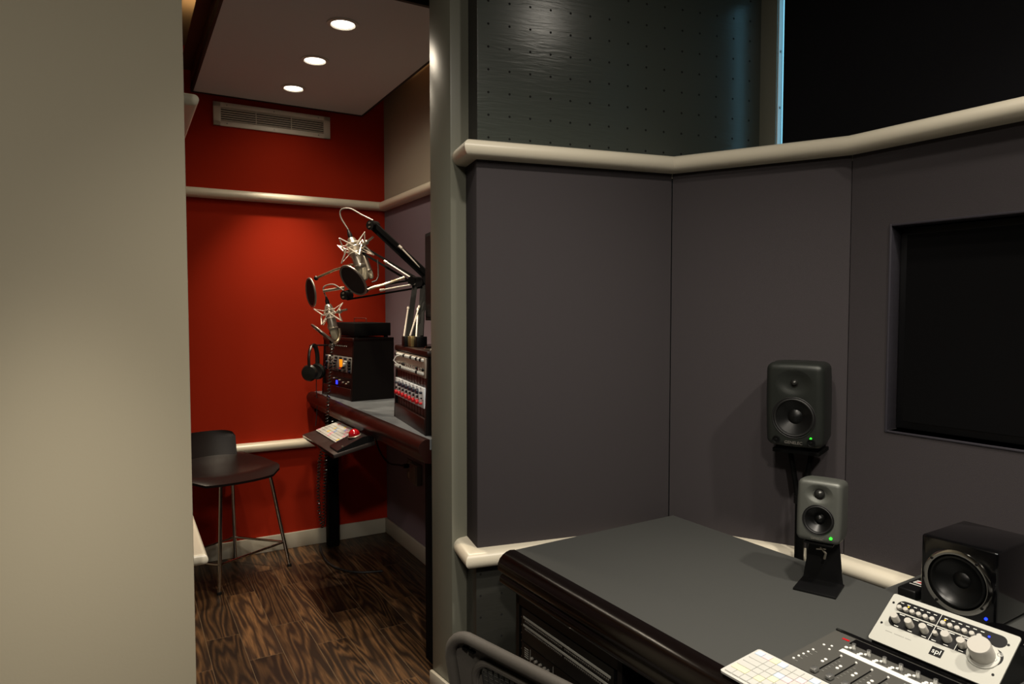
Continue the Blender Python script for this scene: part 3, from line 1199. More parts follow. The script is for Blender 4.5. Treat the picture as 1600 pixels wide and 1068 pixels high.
def round_rect(x0, y0, x1, y1, r, n=6):
    p = []
    for cx, cy, a0 in ((x1 - r, y1 - r, 0), (x0 + r, y1 - r, 90), (x0 + r, y0 + r, 180), (x1 - r, y0 + r, 270)):
        for i in range(n + 1):
            a = R(a0 + 90 * i / n)
            p.append((cx + r * math.cos(a), cy + r * math.sin(a)))
    return p


mb = MB()
mb.prism(round_rect(0, -0.014, PW + 0.008, PH, 0.005), -0.003, 0.0, PN)
face = mb.build('faceplate', 'panel_white', sc_)
mb = MB()
mb.prism(round_rect(0.016, 0.0655, 0.210, 0.0915, 0.0128), 0.0, 0.0005, PN)
mb.prism(round_rect(0.016, 0.0295, 0.200, 0.0625, 0.015), 0.0, 0.0005, PN)
mb.prism(round_rect(0.175, 0.027, 0.219 - 0.004, 0.062, 0.016), 0.0, 0.0005, PN)
mb.build('black_field', 'black', sc_)
mb = MB()
for xx, y0, y1 in ((0.0965, 0.0655, 0.0915), (0.0965, 0.0295, 0.0625), (0.142, 0.0295, 0.0625)):
    mb.box((xx - 0.0004, y0, 0.0004), (xx + 0.0004, y1, 0.0007), PN)
for i in range(6):
    for a0, da in ((0.024, 0.0125), (0.106, 0.0125)):
        mb.box((a0 + i * da - 0.003, 0.0848, 0.0004), (a0 + i * da + 0.003, 0.0862, 0.0007), PN)
for xx in (0.035, 0.061, 0.087, 0.105, 0.126, 0.152):
    mb.box((xx - 0.004, 0.0318, 0.0004), (xx + 0.004, 0.0332, 0.0007), PN)
    mb.box((xx - 0.005, 0.0592, 0.0004), (xx + 0.005, 0.0606, 0.0007), PN)
mb.build('white_print', 'print_white', sc_)
mb = MB()
for i in range(26):
    if i in (7, 8, 19):
        continue
    mb.box((0.022 + i * 0.0019, 0.0145, 0.0), (0.022 + i * 0.0019 + 0.0012, 0.0160, 0.0003), PN)
mb.build('fine_print', 'print_grey', sc_)
mb = MB()
mb.box((0.108, 0.003, 0.0), (0.129, 0.021, 0.0006), PN)
lg = mb.build('logo_plate', 'black', sc_)
text_part('logo_lettering', 'spl', 0.0145, 'print_white', lg, PN @ T(0.1185, 0.0125, 0.0008))
knobs = [(0.030, 0.044, 0.0068, 0.017), (0.057, 0.044, 0.0068, 0.017), (0.084, 0.044, 0.0068, 0.017), (0.103, 0.046, 0.0042, 0.008), (0.124, 0.045, 0.0078, 0.018), (0.151, 0.044, 0.0072, 0.018)]
for xx, yy, r, hh in knobs:
    mb = MB()
    mb.lathe([(r * 1.08, 0.0005), (r * 1.05, 0.003), (r, hh * 0.9), (r * 0.92, hh), (0.0001, hh)], PN @ T(xx, yy, 0), n=28)
    mb.build('knob', 'knob_white', sc_)
for i in range(6):
    for a0, da in ((0.024, 0.0125), (0.106, 0.0125)):
        mb = MB()
        mb.lathe([(0.0047, 0.0005), (0.0045, 0.006), (0.0036, 0.0068), (0.0001, 0.0068)], PN @ T(a0 + i * da, 0.0725, 0), n=20)
        mb.build('push_button', 'knob_white', sc_)
for xx, mm in ((0.0375, 'led_amber'), (0.1055, 'led_amber')):
    mb = MB()
    mb.box((xx - 0.0012, 0.0806, 0.0004), (xx + 0.0012, 0.0826, 0.0012), PN)
    mb.build('status_light', mm, sc_)
mb = MB()
mb.box((0.1795, 0.079, 0.0004), (0.1825, 0.0815, 0.0012), PN)
mb.build('power_light', 'led_blue', sc_)
mb = MB()
mb.lathe([(0.026, 0.0002), (0.026, 0.0022), (0.0245, 0.003), (0.0001, 0.003)], PN @ T(0.186, 0.040, 0), n=48)
mb.build('knob_skirt', 'panel_white', sc_)
mb = MB()
mb.lathe([(0.0195, 0.003), (0.0190, 0.030), (0.0175, 0.033), (0.0001, 0.033)], PN @ T(0.186, 0.040, 0), n=48)
mb.build('volume_knob', 'knob_white', sc_)
for xx, yy in ((0.2085, 0.052), (0.2045, 0.040)):
    mb = MB()
    mb.lathe([(0.0045, 0.0005), (0.0042, 0.003), (0.0030, 0.003), (0.0028, 0.001), (0.0001, 0.001)], PN @ T(xx, yy, 0), n=20)
    mb.build('jack_socket', 'alu', sc_)
for xx, yy in ((0.0085, 0.028), (0.0085, 0.080), (0.2115, 0.012), (0.2125, 0.078)):
    mb = MB()
    mb.cyl((xx, yy, 0), (xx, yy, 0.0012), 0.0022, n=12, Mx=PN)
    mb.build('face_screw', 'black', sc_)

# ------------------------------------------------------------------ fader console
MXf = D @ T(0.80, 0.090, DZ)
mx = thing('fader_console', 'slim dark grey fader console between keyboard and white controller', 'mixing console', MXf)
SL = math.atan2(0.012, 0.175)
MP = T(0, 0, 0.016) @ Matrix.Rotation(SL, 4, 'X')
mb = MB()
mb.prism([(0, 0.002), (0.178, 0.004), (0.178, 0.028), (0.0, 0.0155)], 0.0, 0.44, Matrix(((0, 0, 1, 0), (1, 0, 0, 0), (0, 1, 0, 0), (0, 0, 0, 1))))
mb.build('body', 'grey_panel', mx)
mb = MB()
mb.box((0.045, 0.146, 0.0), (0.43, 0.168, 0.0012), MP)
mb.box((0.0, 0.172, 0.0), (0.44, 0.178, 0.003), MP)
mb.build('display_window', 'black_gloss', mx)
mb = MB()
mb.box((0.048, 0.106, 0.0), (0.43, 0.119, 0.0008), MP)
mb.build('scribble_strip', 'print_white', mx)
for i in range(8):
    x = 0.062 + i * 0.0295
    mb = MB()
    mb.box((x - 0.0011, -0.0 + 0.006, 0.0002), (x + 0.0011, 0.088, 0.0008), MP)
    mb.build('fader_slot', 'black_matte', mx)
    mb = MB()
    mb.box((x - 0.0055, 0.004, 0.001), (x + 0.0055, 0.018, 0.009), MP, bev=0.002)
    mb.build('fader_cap', 'alu', mx)
    mb = MB()
    mb.cyl((x + 0.002, 0.130, 0.0), (x + 0.002, 0.130, 0.013), 0.0042, 0.0036, n=18, Mx=MP)
    mb.build('rotary_encoder', 'alu', mx)
    for (dx, dy) in ((-0.008, 0.139), (-0.015, 0.135), (0.013, 0.135)):
        mb = MB()
        mb.sphere((x + dx + 0.002, dy - 0.012 if dx > 0 else dy - 0.006, 0.0), 0.0036, MP, n=12, sq=0.5)
        mb.build('strip_button', 'print_white', mx)
    for dy in (0.052, 0.062):
        mb = MB()
        mb.sphere((x - 0.012, dy, 0.0), 0.0032, MP, n=12, sq=0.5)
        mb.build('round_button', 'print_white', mx)
    mb = MB()
    for k in range(6):
        mb.box((x + 0.005, 0.024 + k * 0.010, 0.0), (x + 0.009, 0.0250 + k * 0.010, 0.0005), MP)
    mb.build('scale_marks', 'print_grey', mx)
    mb = MB()
    mb.sphere((x, 0.092, 0.001), 0.0024, MP, n=10)
    mb.build('touch_light', 'print_white', mx)
for k, (xx, yy) in enumerate(((0.012, 0.020), (0.013, 0.034), (0.014, 0.047), (0.015, 0.060), (0.016, 0.074), (0.018, 0.105), (0.030, 0.112), (0.034, 0.098))):
    mb = MB()
    mb.sphere((xx, yy, 0.0), 0.0026, MP, n=10, sq=0.7)
    mb.build('mode_button', 'print_white', mx)
mb = MB()
for xx, yy in ((0.018, 0.020), (0.019, 0.034), (0.020, 0.047), (0.021, 0.060), (0.022, 0.074)):
    mb.box((xx, yy - 0.004, 0), (xx + 0.005, yy - 0.0028, 0.0004), MP)
mb.build('button_marks', 'print_grey', mx)
mb = MB()
mb.box((0.026, 0.151, 0.0), (0.040, 0.156, 0.0005), MP)
mb.build('brand_mark', 'red_plastic', mx)


# ------------------------------------------------------------------ colour coded keyboards
def editing_keyboard(label, Mx, w, d, z_back, seedk):
    """x right, y away, low at the front"""
    rnd = random.Random(seedk)
    t = thing('keyboard', label, 'keyboard', Mx)
    til = math.atan2(z_back - 0.006, d)
    KP = T(0, 0, 0.006) @ Matrix.Rotation(til, 4, 'X')
    mb = MB()
    mb.prism(round_rect(0, 0, w, d, 0.006), -0.004, 0.0, KP)
    mb.build('case', 'white', t)
    mb = MB()
    mb.cyl((0.01, d - 0.012, 0.006), (w - 0.01, d - 0.012, 0.006), 0.0058, n=12)
    mb.build('rear_foot', 'alu', t)
    cols = ['white', 'white', 'white', 'key_yellow', 'key_blue', 'key_pink', 'key_yellow'] + ['white', 'white']
    if seedk == 5:
        cols = ['white', 'white', 'white', 'strong_yellow', 'strong_blue', 'strong_pink', 'strong_orange', 'strong_red', 'strong_pink']
    rows, n = 6, int(round(w / 0.0172))
    px, py = (w - 0.012) / n, (d - 0.012) / rows
    for r in range(rows):
        c = 0
        while c < n:
            wk = 1
            if r == 0 and 4 <= c < 9:
                wk = 5
            elif c in (0, n - 2) and r in (1, 2, 3, 4):
                wk = 2 if c + 2 <= n else 1
            x0 = 0.006 + c * px
            if wk == 5:
                m_ = 'white'
            else:
                q = (c * 0.9 + r * 1.7 + seedk)
                m_ = cols[rnd.choice((0, 1, 2, int(q) % 9, int(q) % 6))]
            mb = MB()
            mb.box((x0 + 0.0006, 0.006 + r * py + 0.0006, 0.0), (x0 + wk * px - 0.0006, 0.006 + (r + 1) * py - 0.0006, 0.0025), KP, bev=0.0006, seg=1)
            mb.build('keycap', m_, t)
            c += wk
    return t


editing_keyboard('white keyboard with pastel coded keys at the front of the studio desk', D @ T(0.755, -0.028, DZ + 0.002), 0.275, 0.112, 0.016, 2)

# box behind the cube speaker, small black remote beside it
bx = thing('adapter_box', 'small black box with red and white print behind the cube speaker', 'box', D @ T(0.760, 0.640, DZ))
mb = MB()
mb.box((-0.022, -0.04, 0.0), (0.020, 0.11, 0.024), bev=0.005, seg=3)
mb.build('case', 'black', bx)
mb = MB()
mb.box((-0.015, 0.0, 0.0238), (0.016, 0.003, 0.0245))
mb.box((-0.013, 0.012, 0.0238), (0.016, 0.034, 0.0245))
mb.build('printed_label', 'print_white', bx)
mb = MB()
mb.prism([(-0.010, 0.019), (0.006, 0.019), (0.013, 0.028), (0.0, 0.031)], 0.0244, 0.0250)
mb.build('red_mark', 'red_plastic', bx)
rm = thing('desk_remote', 'low black desktop remote with silver buttons beside the cube speaker', 'remote', D @ T(1.010, 0.510, DZ) @ Matrix.Rotation(R(-6), 4, 'Z'))
mb = MB()
mb.prism(round_rect(-0.07, -0.03, 0.09, 0.07, 0.028, 8), 0.0, 0.026)
mb.build('case', 'black_gloss', rm)
for i in range(4):
    mb = MB()
    mb.sphere((-0.030 + i * 0.018, -0.014, 0.026), 0.0055, n=14, sq=0.45)
    mb.build('button', 'chrome', rm)
mb = MB()
for i in range(7):
    mb.box((-0.045 + i * 0.012, 0.008, 0.0258), (-0.040 + i * 0.012, 0.010, 0.0264))
mb.build('printed_marks', 'print_grey', rm)

# ------------------------------------------------------------------ mesh-back office chair
CH = frame((0.100, 0.872, 0.0), 135.0)
chr_ = thing('office_chair', 'dark mesh-backed office chair with rounded frame pulled up to the desk', 'chair', CH)
TILT = Matrix.Translation((0, 0, 0.5)) @ Matrix.Rotation(R(6), 4, 'X') @ Matrix.Translation((0, 0, -0.5))


def back_outline(s, zt, zb, wt, wb, r, n=7):
    p = []
    for cx, cz, a0 in ((wt / 2 - r, zt - r, 0), (-wt / 2 + r, zt - r, 90), (-wb / 2 + r, zb + r, 180), (wb / 2 - r, zb + r, 270)):
        for i in range(n + 1):
            a = R(a0 + 90 * i / n)
            x, z = cx + r * math.cos(a), cz + r * math.sin(a)
            p.append(Vector((x, s - 0.35 * x * x, z)))
    return p


ZT = 0.967
mb = MB()
outer = back_outline(0.0, ZT - 0.009, 0.46, 0.418, 0.335, 0.038)
mb.tube(outer, 0.0085, n=12, closed=True, Mx=TILT, up=(0, 1, 0))
inner = back_outline(0.014, ZT - 0.046, 0.51, 0.345, 0.27, 0.032)
n_ = len(outer)
a1 = back_outline(0.003, ZT - 0.013, 0.464, 0.408, 0.328, 0.036)
mb.add(a1 + inner, [[i, (i + 1) % n_, n_ + (i + 1) % n_, n_ + i] for i in range(n_)], TILT)
a2 = [p + Vector((0, 0.012, 0)) for p in a1]
i2 = [p + Vector((0, 0.006, 0)) for p in inner]
mb.add(a2 + i2, [[i, (i + 1) % n_, n_ + (i + 1) % n_, n_ + i] for i in range(n_)], TILT)
mb.tube(back_outline(0.010, ZT - 0.044, 0.508, 0.350, 0.274, 0.033), 0.006, n=10, closed=True, Mx=TILT, up=(0, 1, 0))
mb.build('backrest_frame', 'chair_frame', chr_)
mb = MB()
for i in range(34):
    x = -0.164 + i * 0.328 / 33
    zt_ = ZT - 0.047 - (0.02 * max(0, abs(x) - 0.135) / 0.03)
    k = 0.80
    mb.tube([(x, 0.014 - 0.35 * x * x, zt_), (x * 0.9, 0.016 - 0.3 * x * x, 0.72), (x * k, 0.014 - 0.35 * x * x * k, 0.525)], 0.0014, n=5, Mx=TILT)
for j in range(60):
    z = 0.53 + j * (ZT - 0.052 - 0.53) / 59
    hw = 0.132 + (z - 0.52) / 0.40 * 0.034
    mb.tube([(-hw, 0.016 - 0.35 * hw * hw, z), (0, 0.017, z), (hw, 0.016 - 0.35 * hw * hw, z)], 0.0008, n=4, Mx=TILT)
mb.build('backrest_mesh', 'chair_mesh', chr_)
mb = MB()
for x in (-0.188, -0.174):
    mb.box((x, -0.010, ZT - 0.031), (x + 0.010, -0.0045, ZT - 0.028), TILT)
mb.build('frame_slot', 'black_matte', chr_)
mb = MB()
mb.tube([(0, -0.02, 0.70), (0, -0.055, 0.56), (0, -0.03, 0.40), (0, 0.12, 0.33)], 0.022, n=12)
mb.build('back_support', 'chair_frame', chr_)
mb = MB()
mb.prism(round_rect(-0.19, 0.04, 0.19, 0.43, 0.08, 8), 0.375, 0.40)
mb.build('seat', 'chair_mesh', chr_)
mb = MB()
mb.tube([Vector((p[0], p[1], 0.388)) for p in round_rect(-0.19, 0.04, 0.19, 0.43, 0.08, 8)], 0.017, n=10, closed=True, up=(0, 0, 1))
mb.build('seat_frame', 'chair_frame', chr_)
mb = MB()
mb.cyl((0, 0.23, 0.10), (0, 0.23, 0.34), 0.022, n=20)
mb.box((-0.07, 0.11, 0.33), (0.07, 0.33, 0.376), bev=0.01)
mb.build('gas_column', 'black', chr_)
mb = MB()
for k in range(5):
    a = R(72 * k + 20)
    mb.tube([(0, 0.23, 0.105), (0.12 * math.cos(a), 0.23 + 0.12 * math.sin(a), 0.09), (0.26 * math.cos(a), 0.23 + 0.26 * math.sin(a), 0.062)], [0.026, 0.02, 0.014], n=10)
mb.build('star_base', 'chair_frame', chr_)
for k in range(5):
    a = R(72 * k + 20)
    c = Vector((0.26 * math.cos(a), 0.23 + 0.26 * math.sin(a), 0.026))
    tdir = Vector((-math.sin(a), math.cos(a), 0))
    mb = MB()
    for s_ in (-1, 1):
        mb.cyl(c + tdir * (s_ * 0.012 - 0.006), c + tdir * (s_ * 0.012 + 0.006), 0.026, n=20)
    mb.cyl(c, c + Vector((0, 0, 0.036)), 0.007, n=10)
    mb.build('caster', 'rubber', chr_)

# ================================================================== BOOTH FURNITURE
TZ = 0.81                                   # booth desk height above the booth floor
bd = thing('broadcast_desk', 'mahogany-edged grey desk along the right wall of the red room', 'desk', BOOTH @ T(0.2, 0.75, 0))
BL = T(-0.2, -0.75, 0)                      # booth coordinates -> desk coordinates
mb = MB()
mb.prism([(0.012, 0.014), (0.40, 0.014), (0.40, 1.555), (0.012, 1.507)], TZ - 0.035, TZ, BL)
mb.build('desktop', 'desk_grey', bd)
prof = [(0.0, 0.0), (0.016, 0.001), (0.030, -0.006), (0.038, -0.018), (0.040, -0.032), (0.036, -0.046), (0.026, -0.056), (0.024, -0.064), (0.018, -0.076), (0.0, -0.080), (-0.03, -0.080), (-0.03, -0.036), (0.0, -0.034)]
mb = MB()
mb.sweep([(0.397, 1.555), (0.397, 0.016)], prof, TZ, side=1)
mb.v = [BL @ v for v in mb.v]
mb.build('edge_molding', 'mahogany', bd)
for v in (0.045, 1.40):
    mb = MB()
    mb.box((0.296, v, 0.0), (0.352, v + 0.055, TZ - 0.036), BL, bev=0.004)
    mb.build('leg', 'black_matte', bd)
mb = MB()
mb.box((0.02, 0.016, TZ - 0.10), (0.40, 0.034, TZ - 0.036), BL)
mb.build('end_cleat', 'mahogany', bd)

# keyboard tray below the desk edge
TRAY = BOOTH @ T(0.57, 0.517, 0.68) @ Matrix.Rotation(R(90), 4, 'Z') @ Matrix.Rotation(0.22, 4, 'X')
tr = thing('keyboard_tray', 'tilted dark keyboard tray hung below the mahogany desk edge', 'keyboard tray', TRAY)
mb = MB()
mb.box((0, 0, -0.016), (0.503, 0.17, 0.0), bev=0.003)
mb.build('tray_board', 'tray_top', tr)
mb = MB()
mb.box((0, -0.0025, -0.017), (0.503, 0.0, 0.001), bev=0.001)
mb.build('front_lip', 'espresso', tr)
mb = MB()
mb.tube([(0.27, 0.10, -0.025), (0.27, 0.24, -0.035), (0.27, 0.33, 0.0)], 0.010, n=8)
mb.build('tray_arm', 'black', tr)
editing_keyboard('white colour-coded keyboard on the tilted tray in the red room', TRAY @ T(0.022, 0.054, 0.0), 0.345, 0.108, 0.014, 5)
tb = thing('trackball', 'dark trackball with a glossy red ball on the tilted tray', 'trackball', TRAY @ T(0.440, 0.095, 0.0))
mb = MB()
mb.prism([(-0.075, 0.0), (0.075, 0.0), (0.075, 0.026), (0.03, 0.030), (-0.06, 0.012), (-0.075, 0.008)], -0.058, 0.058, Matrix(((0, 0, 1, 0), (1, 0, 0, 0), (0, 1, 0, 0), (0, 0, 0, 1))))
mb.build('case', 'bezel', tb)
mb = MB()
mb.sphere((-0.006, 0.018, 0.034), 0.023, n=32)
mb.build('ball', 'ball_red', tb)
mb = MB()
mb.lathe([(0.026, 0.0), (0.027, 0.003), (0.0235, 0.005)], T(-0.006, 0.018, 0.027), n=32)
mb.build('ball_collar', 'nickel', tb)
mb = MB()
mb.cyl((0.045, -0.05, 0.013), (0.045, -0.05, 0.017), 0.004, n=12)
mb.build('push_button', 'nickel', tb)

# ------------------------------------------------------------------ left desktop rack
R1 = frame2(B(0.385, 0.13, TZ), B(0.345, 0.511, TZ))
W1, H1, DP1 = 0.385, 0.294, 0.215


def desk_rack(label, Mx, w, h, d, lean, lip):
    t = thing('desktop_rack', label, 'equipment rack', Mx)
    side = [(0, 0), (d, 0), (d, h), (lean, h)]
    YZ = Matrix(((0, 0, 1, 0), (1, 0, 0, 0), (0, 1, 0, 0), (0, 0, 0, 1)))
    for x in (0.0, w - 0.016):
        mb = MB()
        mb.prism(side, x, x + 0.016, YZ)
        mb.build('side_panel', 'rack_side', t)
    mb = MB()
    mb.box((-lip, lean - 0.006, h - 0.020), (w + lip, d, h), bev=0.004)
    mb.build('top_board', 'mahogany', t)
    mb = MB()
    mb.box((0.016, 0.0, 0.0), (w - 0.016, 0.018, 0.055), bev=0.002)
    mb.build('kick_board', 'mahogany', t)
    mb = MB()
    mb.box((0.016, d - 0.01, 0.0), (w - 0.016, d, h - 0.02))
    mb.build('back_board', 'rack_side', t)
    return t


r1 = desk_rack('dark desktop rack with amber meter on the far end of the booth desk', R1, W1, H1, DP1, 0.014, 0.0)
mb = MB()
mb.box((0.016, 0.012, 0.055), (W1 - 0.016, 0.02, 0.125))
mb.box((0.016, 0.014, 0.205), (W1 - 0.016, 0.022, H1 - 0.02))
mb.build('front_panel', 'rack_front', r1)
mb = MB()
for i in range(9):
    mb.cyl((0.12 + i * 0.022, 0.014, 0.252), (0.12 + i * 0.022, 0.011, 0.252), 0.0028, n=8)
mb.build('pilot_lights', 'print_grey', r1)
mb = MB()
mb.tube([(0.045, 0.014, 0.248), (0.050, -0.040, 0.250), (0.052, -0.072, 0.245), (0.052, -0.078, 0.252)], 0.004, n=8)
mb.build('headphone_hook', 'black', r1)

pm = thing('preamp_module_row', 'row of silver preamp modules with an amber lit meter in the left rack', 'audio module', R1 @ T(0.02, 0.012, 0.128))
mb = MB()
for i in range(6):
    mb.box((0.001 + i * 0.0575, 0.0, 0.0), (0.0565 + i * 0.0575, 0.12, 0.074), bev=0.001)
mb.build('module_panel', 'module', pm)
rnd = random.Random(3)
for i in range(6):
    for k in range(5):
        if i == 3 and 1 <= k <= 3:
            continue
        xx = 0.001 + i * 0.0575 + rnd.choice((0.014, 0.028, 0.042))
        zz = 0.008 + k * 0.0145
        mb = MB()
        rr = rnd.choice((0.004, 0.006, 0.0085))
        mb.lathe([(rr, 0.0), (rr * 0.9, 0.010), (0.0001, 0.0105)], T(xx, 0, zz) @ FRONT, n=14)
        mb.build('knob', rnd.choice(('black', 'black', 'nickel', 'white', 'blue_dark', 'black')), pm)
mb = MB()
mb.box((0.190, -0.002, 0.022), (0.226, 0.0, 0.060), bev=0.001)
mb.build('meter', 'vu_orange', pm)
mb = MB()
mb.box((0.186, -0.003, 0.006), (0.206, 0.0, 0.018), bev=0.001)
mb.build('red_button', 'red_plastic', pm)
hu = thing('headphone_amplifier', 'black rack unit with a small blue lit display', 'audio unit', R1 @ T(0.02, 0.0115, 0.057))
mb = MB()
mb.box((0.0, -0.003, 0.0), (0.345, 0.0, 0.045), bev=0.001)
mb.build('faceplate', 'black', hu)
mb = MB()
mb.box((0.150, -0.0045, 0.007), (0.172, -0.003, 0.026), bev=0.001)
mb.build('display', 'led_blue_soft', hu)
for xx, zz in ((0.13, 0.034), (0.20, 0.030), (0.245, 0.022), (0.285, 0.018), (0.31, 0.028)):
    mb = MB()
    mb.lathe([(0.0042, 0.0), (0.0038, 0.008), (0.0001, 0.0085)], T(xx, -0.003, zz) @ FRONT, n=14)
    mb.build('knob', 'nickel', hu)

tt = thing('turntable', 'flat black turntable with a wire lever on the left desktop rack', 'turntable', R1 @ T(0.0, 0.0, H1))
mb = MB()
mb.box((0.05, 0.02, 0.008), (0.375, 0.205, 0.070), bev=0.004)
mb.build('plinth', 'black_matte', tt)
mb = MB()
mb.tube([(0.16, 0.11, 0.068), (0.16, 0.11, 0.088), (0.165, 0.11, 0.091), (0.30, 0.11, 0.091), (0.305, 0.11, 0.088), (0.305, 0.11, 0.068)], 0.0022, n=6)
mb.build('wire_lever', 'red_metal', tt)
for xx in (0.075, 0.11):
    mb = MB()
    mb.lathe([(0.012, 0.0), (0.011, 0.012), (0.0001, 0.0125)], T(xx, 0.02, 0.048) @ FRONT, n=18)
    mb.build('knob', 'mid_grey', tt)
mb = MB()
mb.box((0.07, 0.012, 0.018), (0.13, 0.02, 0.026), bev=0.002)
mb.build('front_handle', 'chrome', tt)
for xx in (0.08, 0.35):
    for yy in (0.04, 0.19):
        mb = MB()
        mb.cyl((xx, yy, 0), (xx, yy, 0.01), 0.010, n=14)
        mb.build('foot', 'rubber', tt)

# ------------------------------------------------------------------ right desktop rack
R2 = frame2(B(0.325, 1.02, TZ), B(0.385, 1.490, TZ))
W2, H2 = 0.472, 0.285
r2 = desk_rack('dark desktop rack with silver and white modules next to the doorway post', R2, W2, H2, 0.20, 0.012, 0.006)
for z0, z1 in ((0.055, 0.085), (0.160, 0.190)):
    for i in range(11):
        mb = MB()
        mb.box((0.018 + i * 0.0403, 0.010, z0), (0.018 + i * 0.0403 + 0.0393, 0.016, z1), bev=0.001)
        mb.build('blank_panel', 'rack_front', r2)
km = thing('silver_knob_module', 'silver module row crowded with small knobs in the right rack', 'audio module', R2 @ T(0.018, 0.005, 0.192))
mb = MB()
mb.box((0, 0, 0), (0.436, 0.12, 0.070), bev=0.001)
mb.build('faceplate', 'module_warm', km)
rnd = random.Random(11)
for i in range(16):
    for k, zz in enumerate((0.014, 0.028, 0.060)):
        mb = MB()
        rr = (0.0068, 0.0055, 0.0068)[k]
        xx = 0.016 + i * 0.0265 + (0.006 if k == 1 else 0)
        mb.lathe([(rr, 0.0), (rr * 0.92, 0.006), (rr * 0.6, 0.0080), (0.0001, 0.0083)], T(xx, 0, zz) @ FRONT, n=14)
        mb.build('knob', ('white', 'chrome', 'white')[k] if rnd.random() < 0.75 else 'black', km)
mb = MB()
mb.tube([(0.11, -0.004, 0.062), (0.10, -0.022, 0.055), (0.095, -0.030, 0.040), (0.105, -0.020, 0.026), (0.12, -0.004, 0.020)], 0.0022, n=8)
mb.build('patch_cable', 'white', km)
fm = thing('white_fader_module', 'white module row with navy and red knobs in the right rack', 'audio module', R2 @ T(0.018, 0.003, 0.088))
mb = MB()
for i in range(8):
    mb.box((0.001 + i * 0.0535, 0, 0), (0.0525 + i * 0.0535, 0.12, 0.070), bev=0.001)
mb.build('faceplate', 'module_pale', fm)
for i in range(8):
    x = 0.027 + i * 0.0535
    for zz, m_, rr, hh in ((0.052, 'blue_dark', 0.0100, 0.009), (0.033, 'black', 0.0050, 0.006), (0.015, 'red_plastic', 0.0088, 0.010)):
        if i == 7 or (i == 0 and zz == 0.052):
            rr *= 0.5
        mb = MB()
        mb.lathe([(rr, 0.0), (rr * 0.92, hh), (0.0001, hh)], T(x, 0, zz) @ FRONT, n=18)
        mb.build('knob', m_, fm)
    mb = MB()
    mb.box((x - 0.018, -0.0008, 0.063), (x - 0.012, 0, 0.068))
    mb.box((x + 0.006, -0.0008, 0.026), (x + 0.018, 0, 0.028))
    mb.build('printed_marks', 'blue_dark', fm)
pk = thing('small_puck', 'small rounded black puck on top of the right desktop rack', 'gadget', R2 @ T(0.40, 0.045, H2))
mb = MB()
mb.lathe([(0.026, 0.0), (0.027, 0.006), (0.022, 0.014), (0.0001, 0.016)], n=28)
mb.build('shell', 'black_gloss', pk)
mb = MB()
mb.lathe([(0.0275, 0.0005), (0.0285, 0.003), (0.0275, 0.0055)], n=28)
mb.build('rim', 'nickel', pk)

# computer display, seen almost edge-on
MO = frame2(B(0.247, 1.163, 0.0), B(0.300, 1.50, 0.0))
mo = thing('computer_display', 'thin black computer display seen edge-on beside the doorway post', 'monitor', MO @ T(0, 0, 1.194))
mb = MB()
mb.box((0.0, 0.0, 0.0), (0.335, 0.022, 0.33), bev=0.002)
mb.build('casing', 'black_matte', mo)
mb = MB()
mb.box((0.012, -0.001, 0.014), (0.323, 0.0005, 0.316))
mb.build('screen', 'screen', mo)
mb = MB()
mb.tube([(0.20, 0.020, 0.12), (0.20, 0.06, 0.10), (0.20, 0.065, -0.085)], 0.012, n=10)
mb.box((0.13, 0.010, -0.099), (0.27, 0.10, -0.089), bev=0.002)
mb.build('stand', 'black', mo)


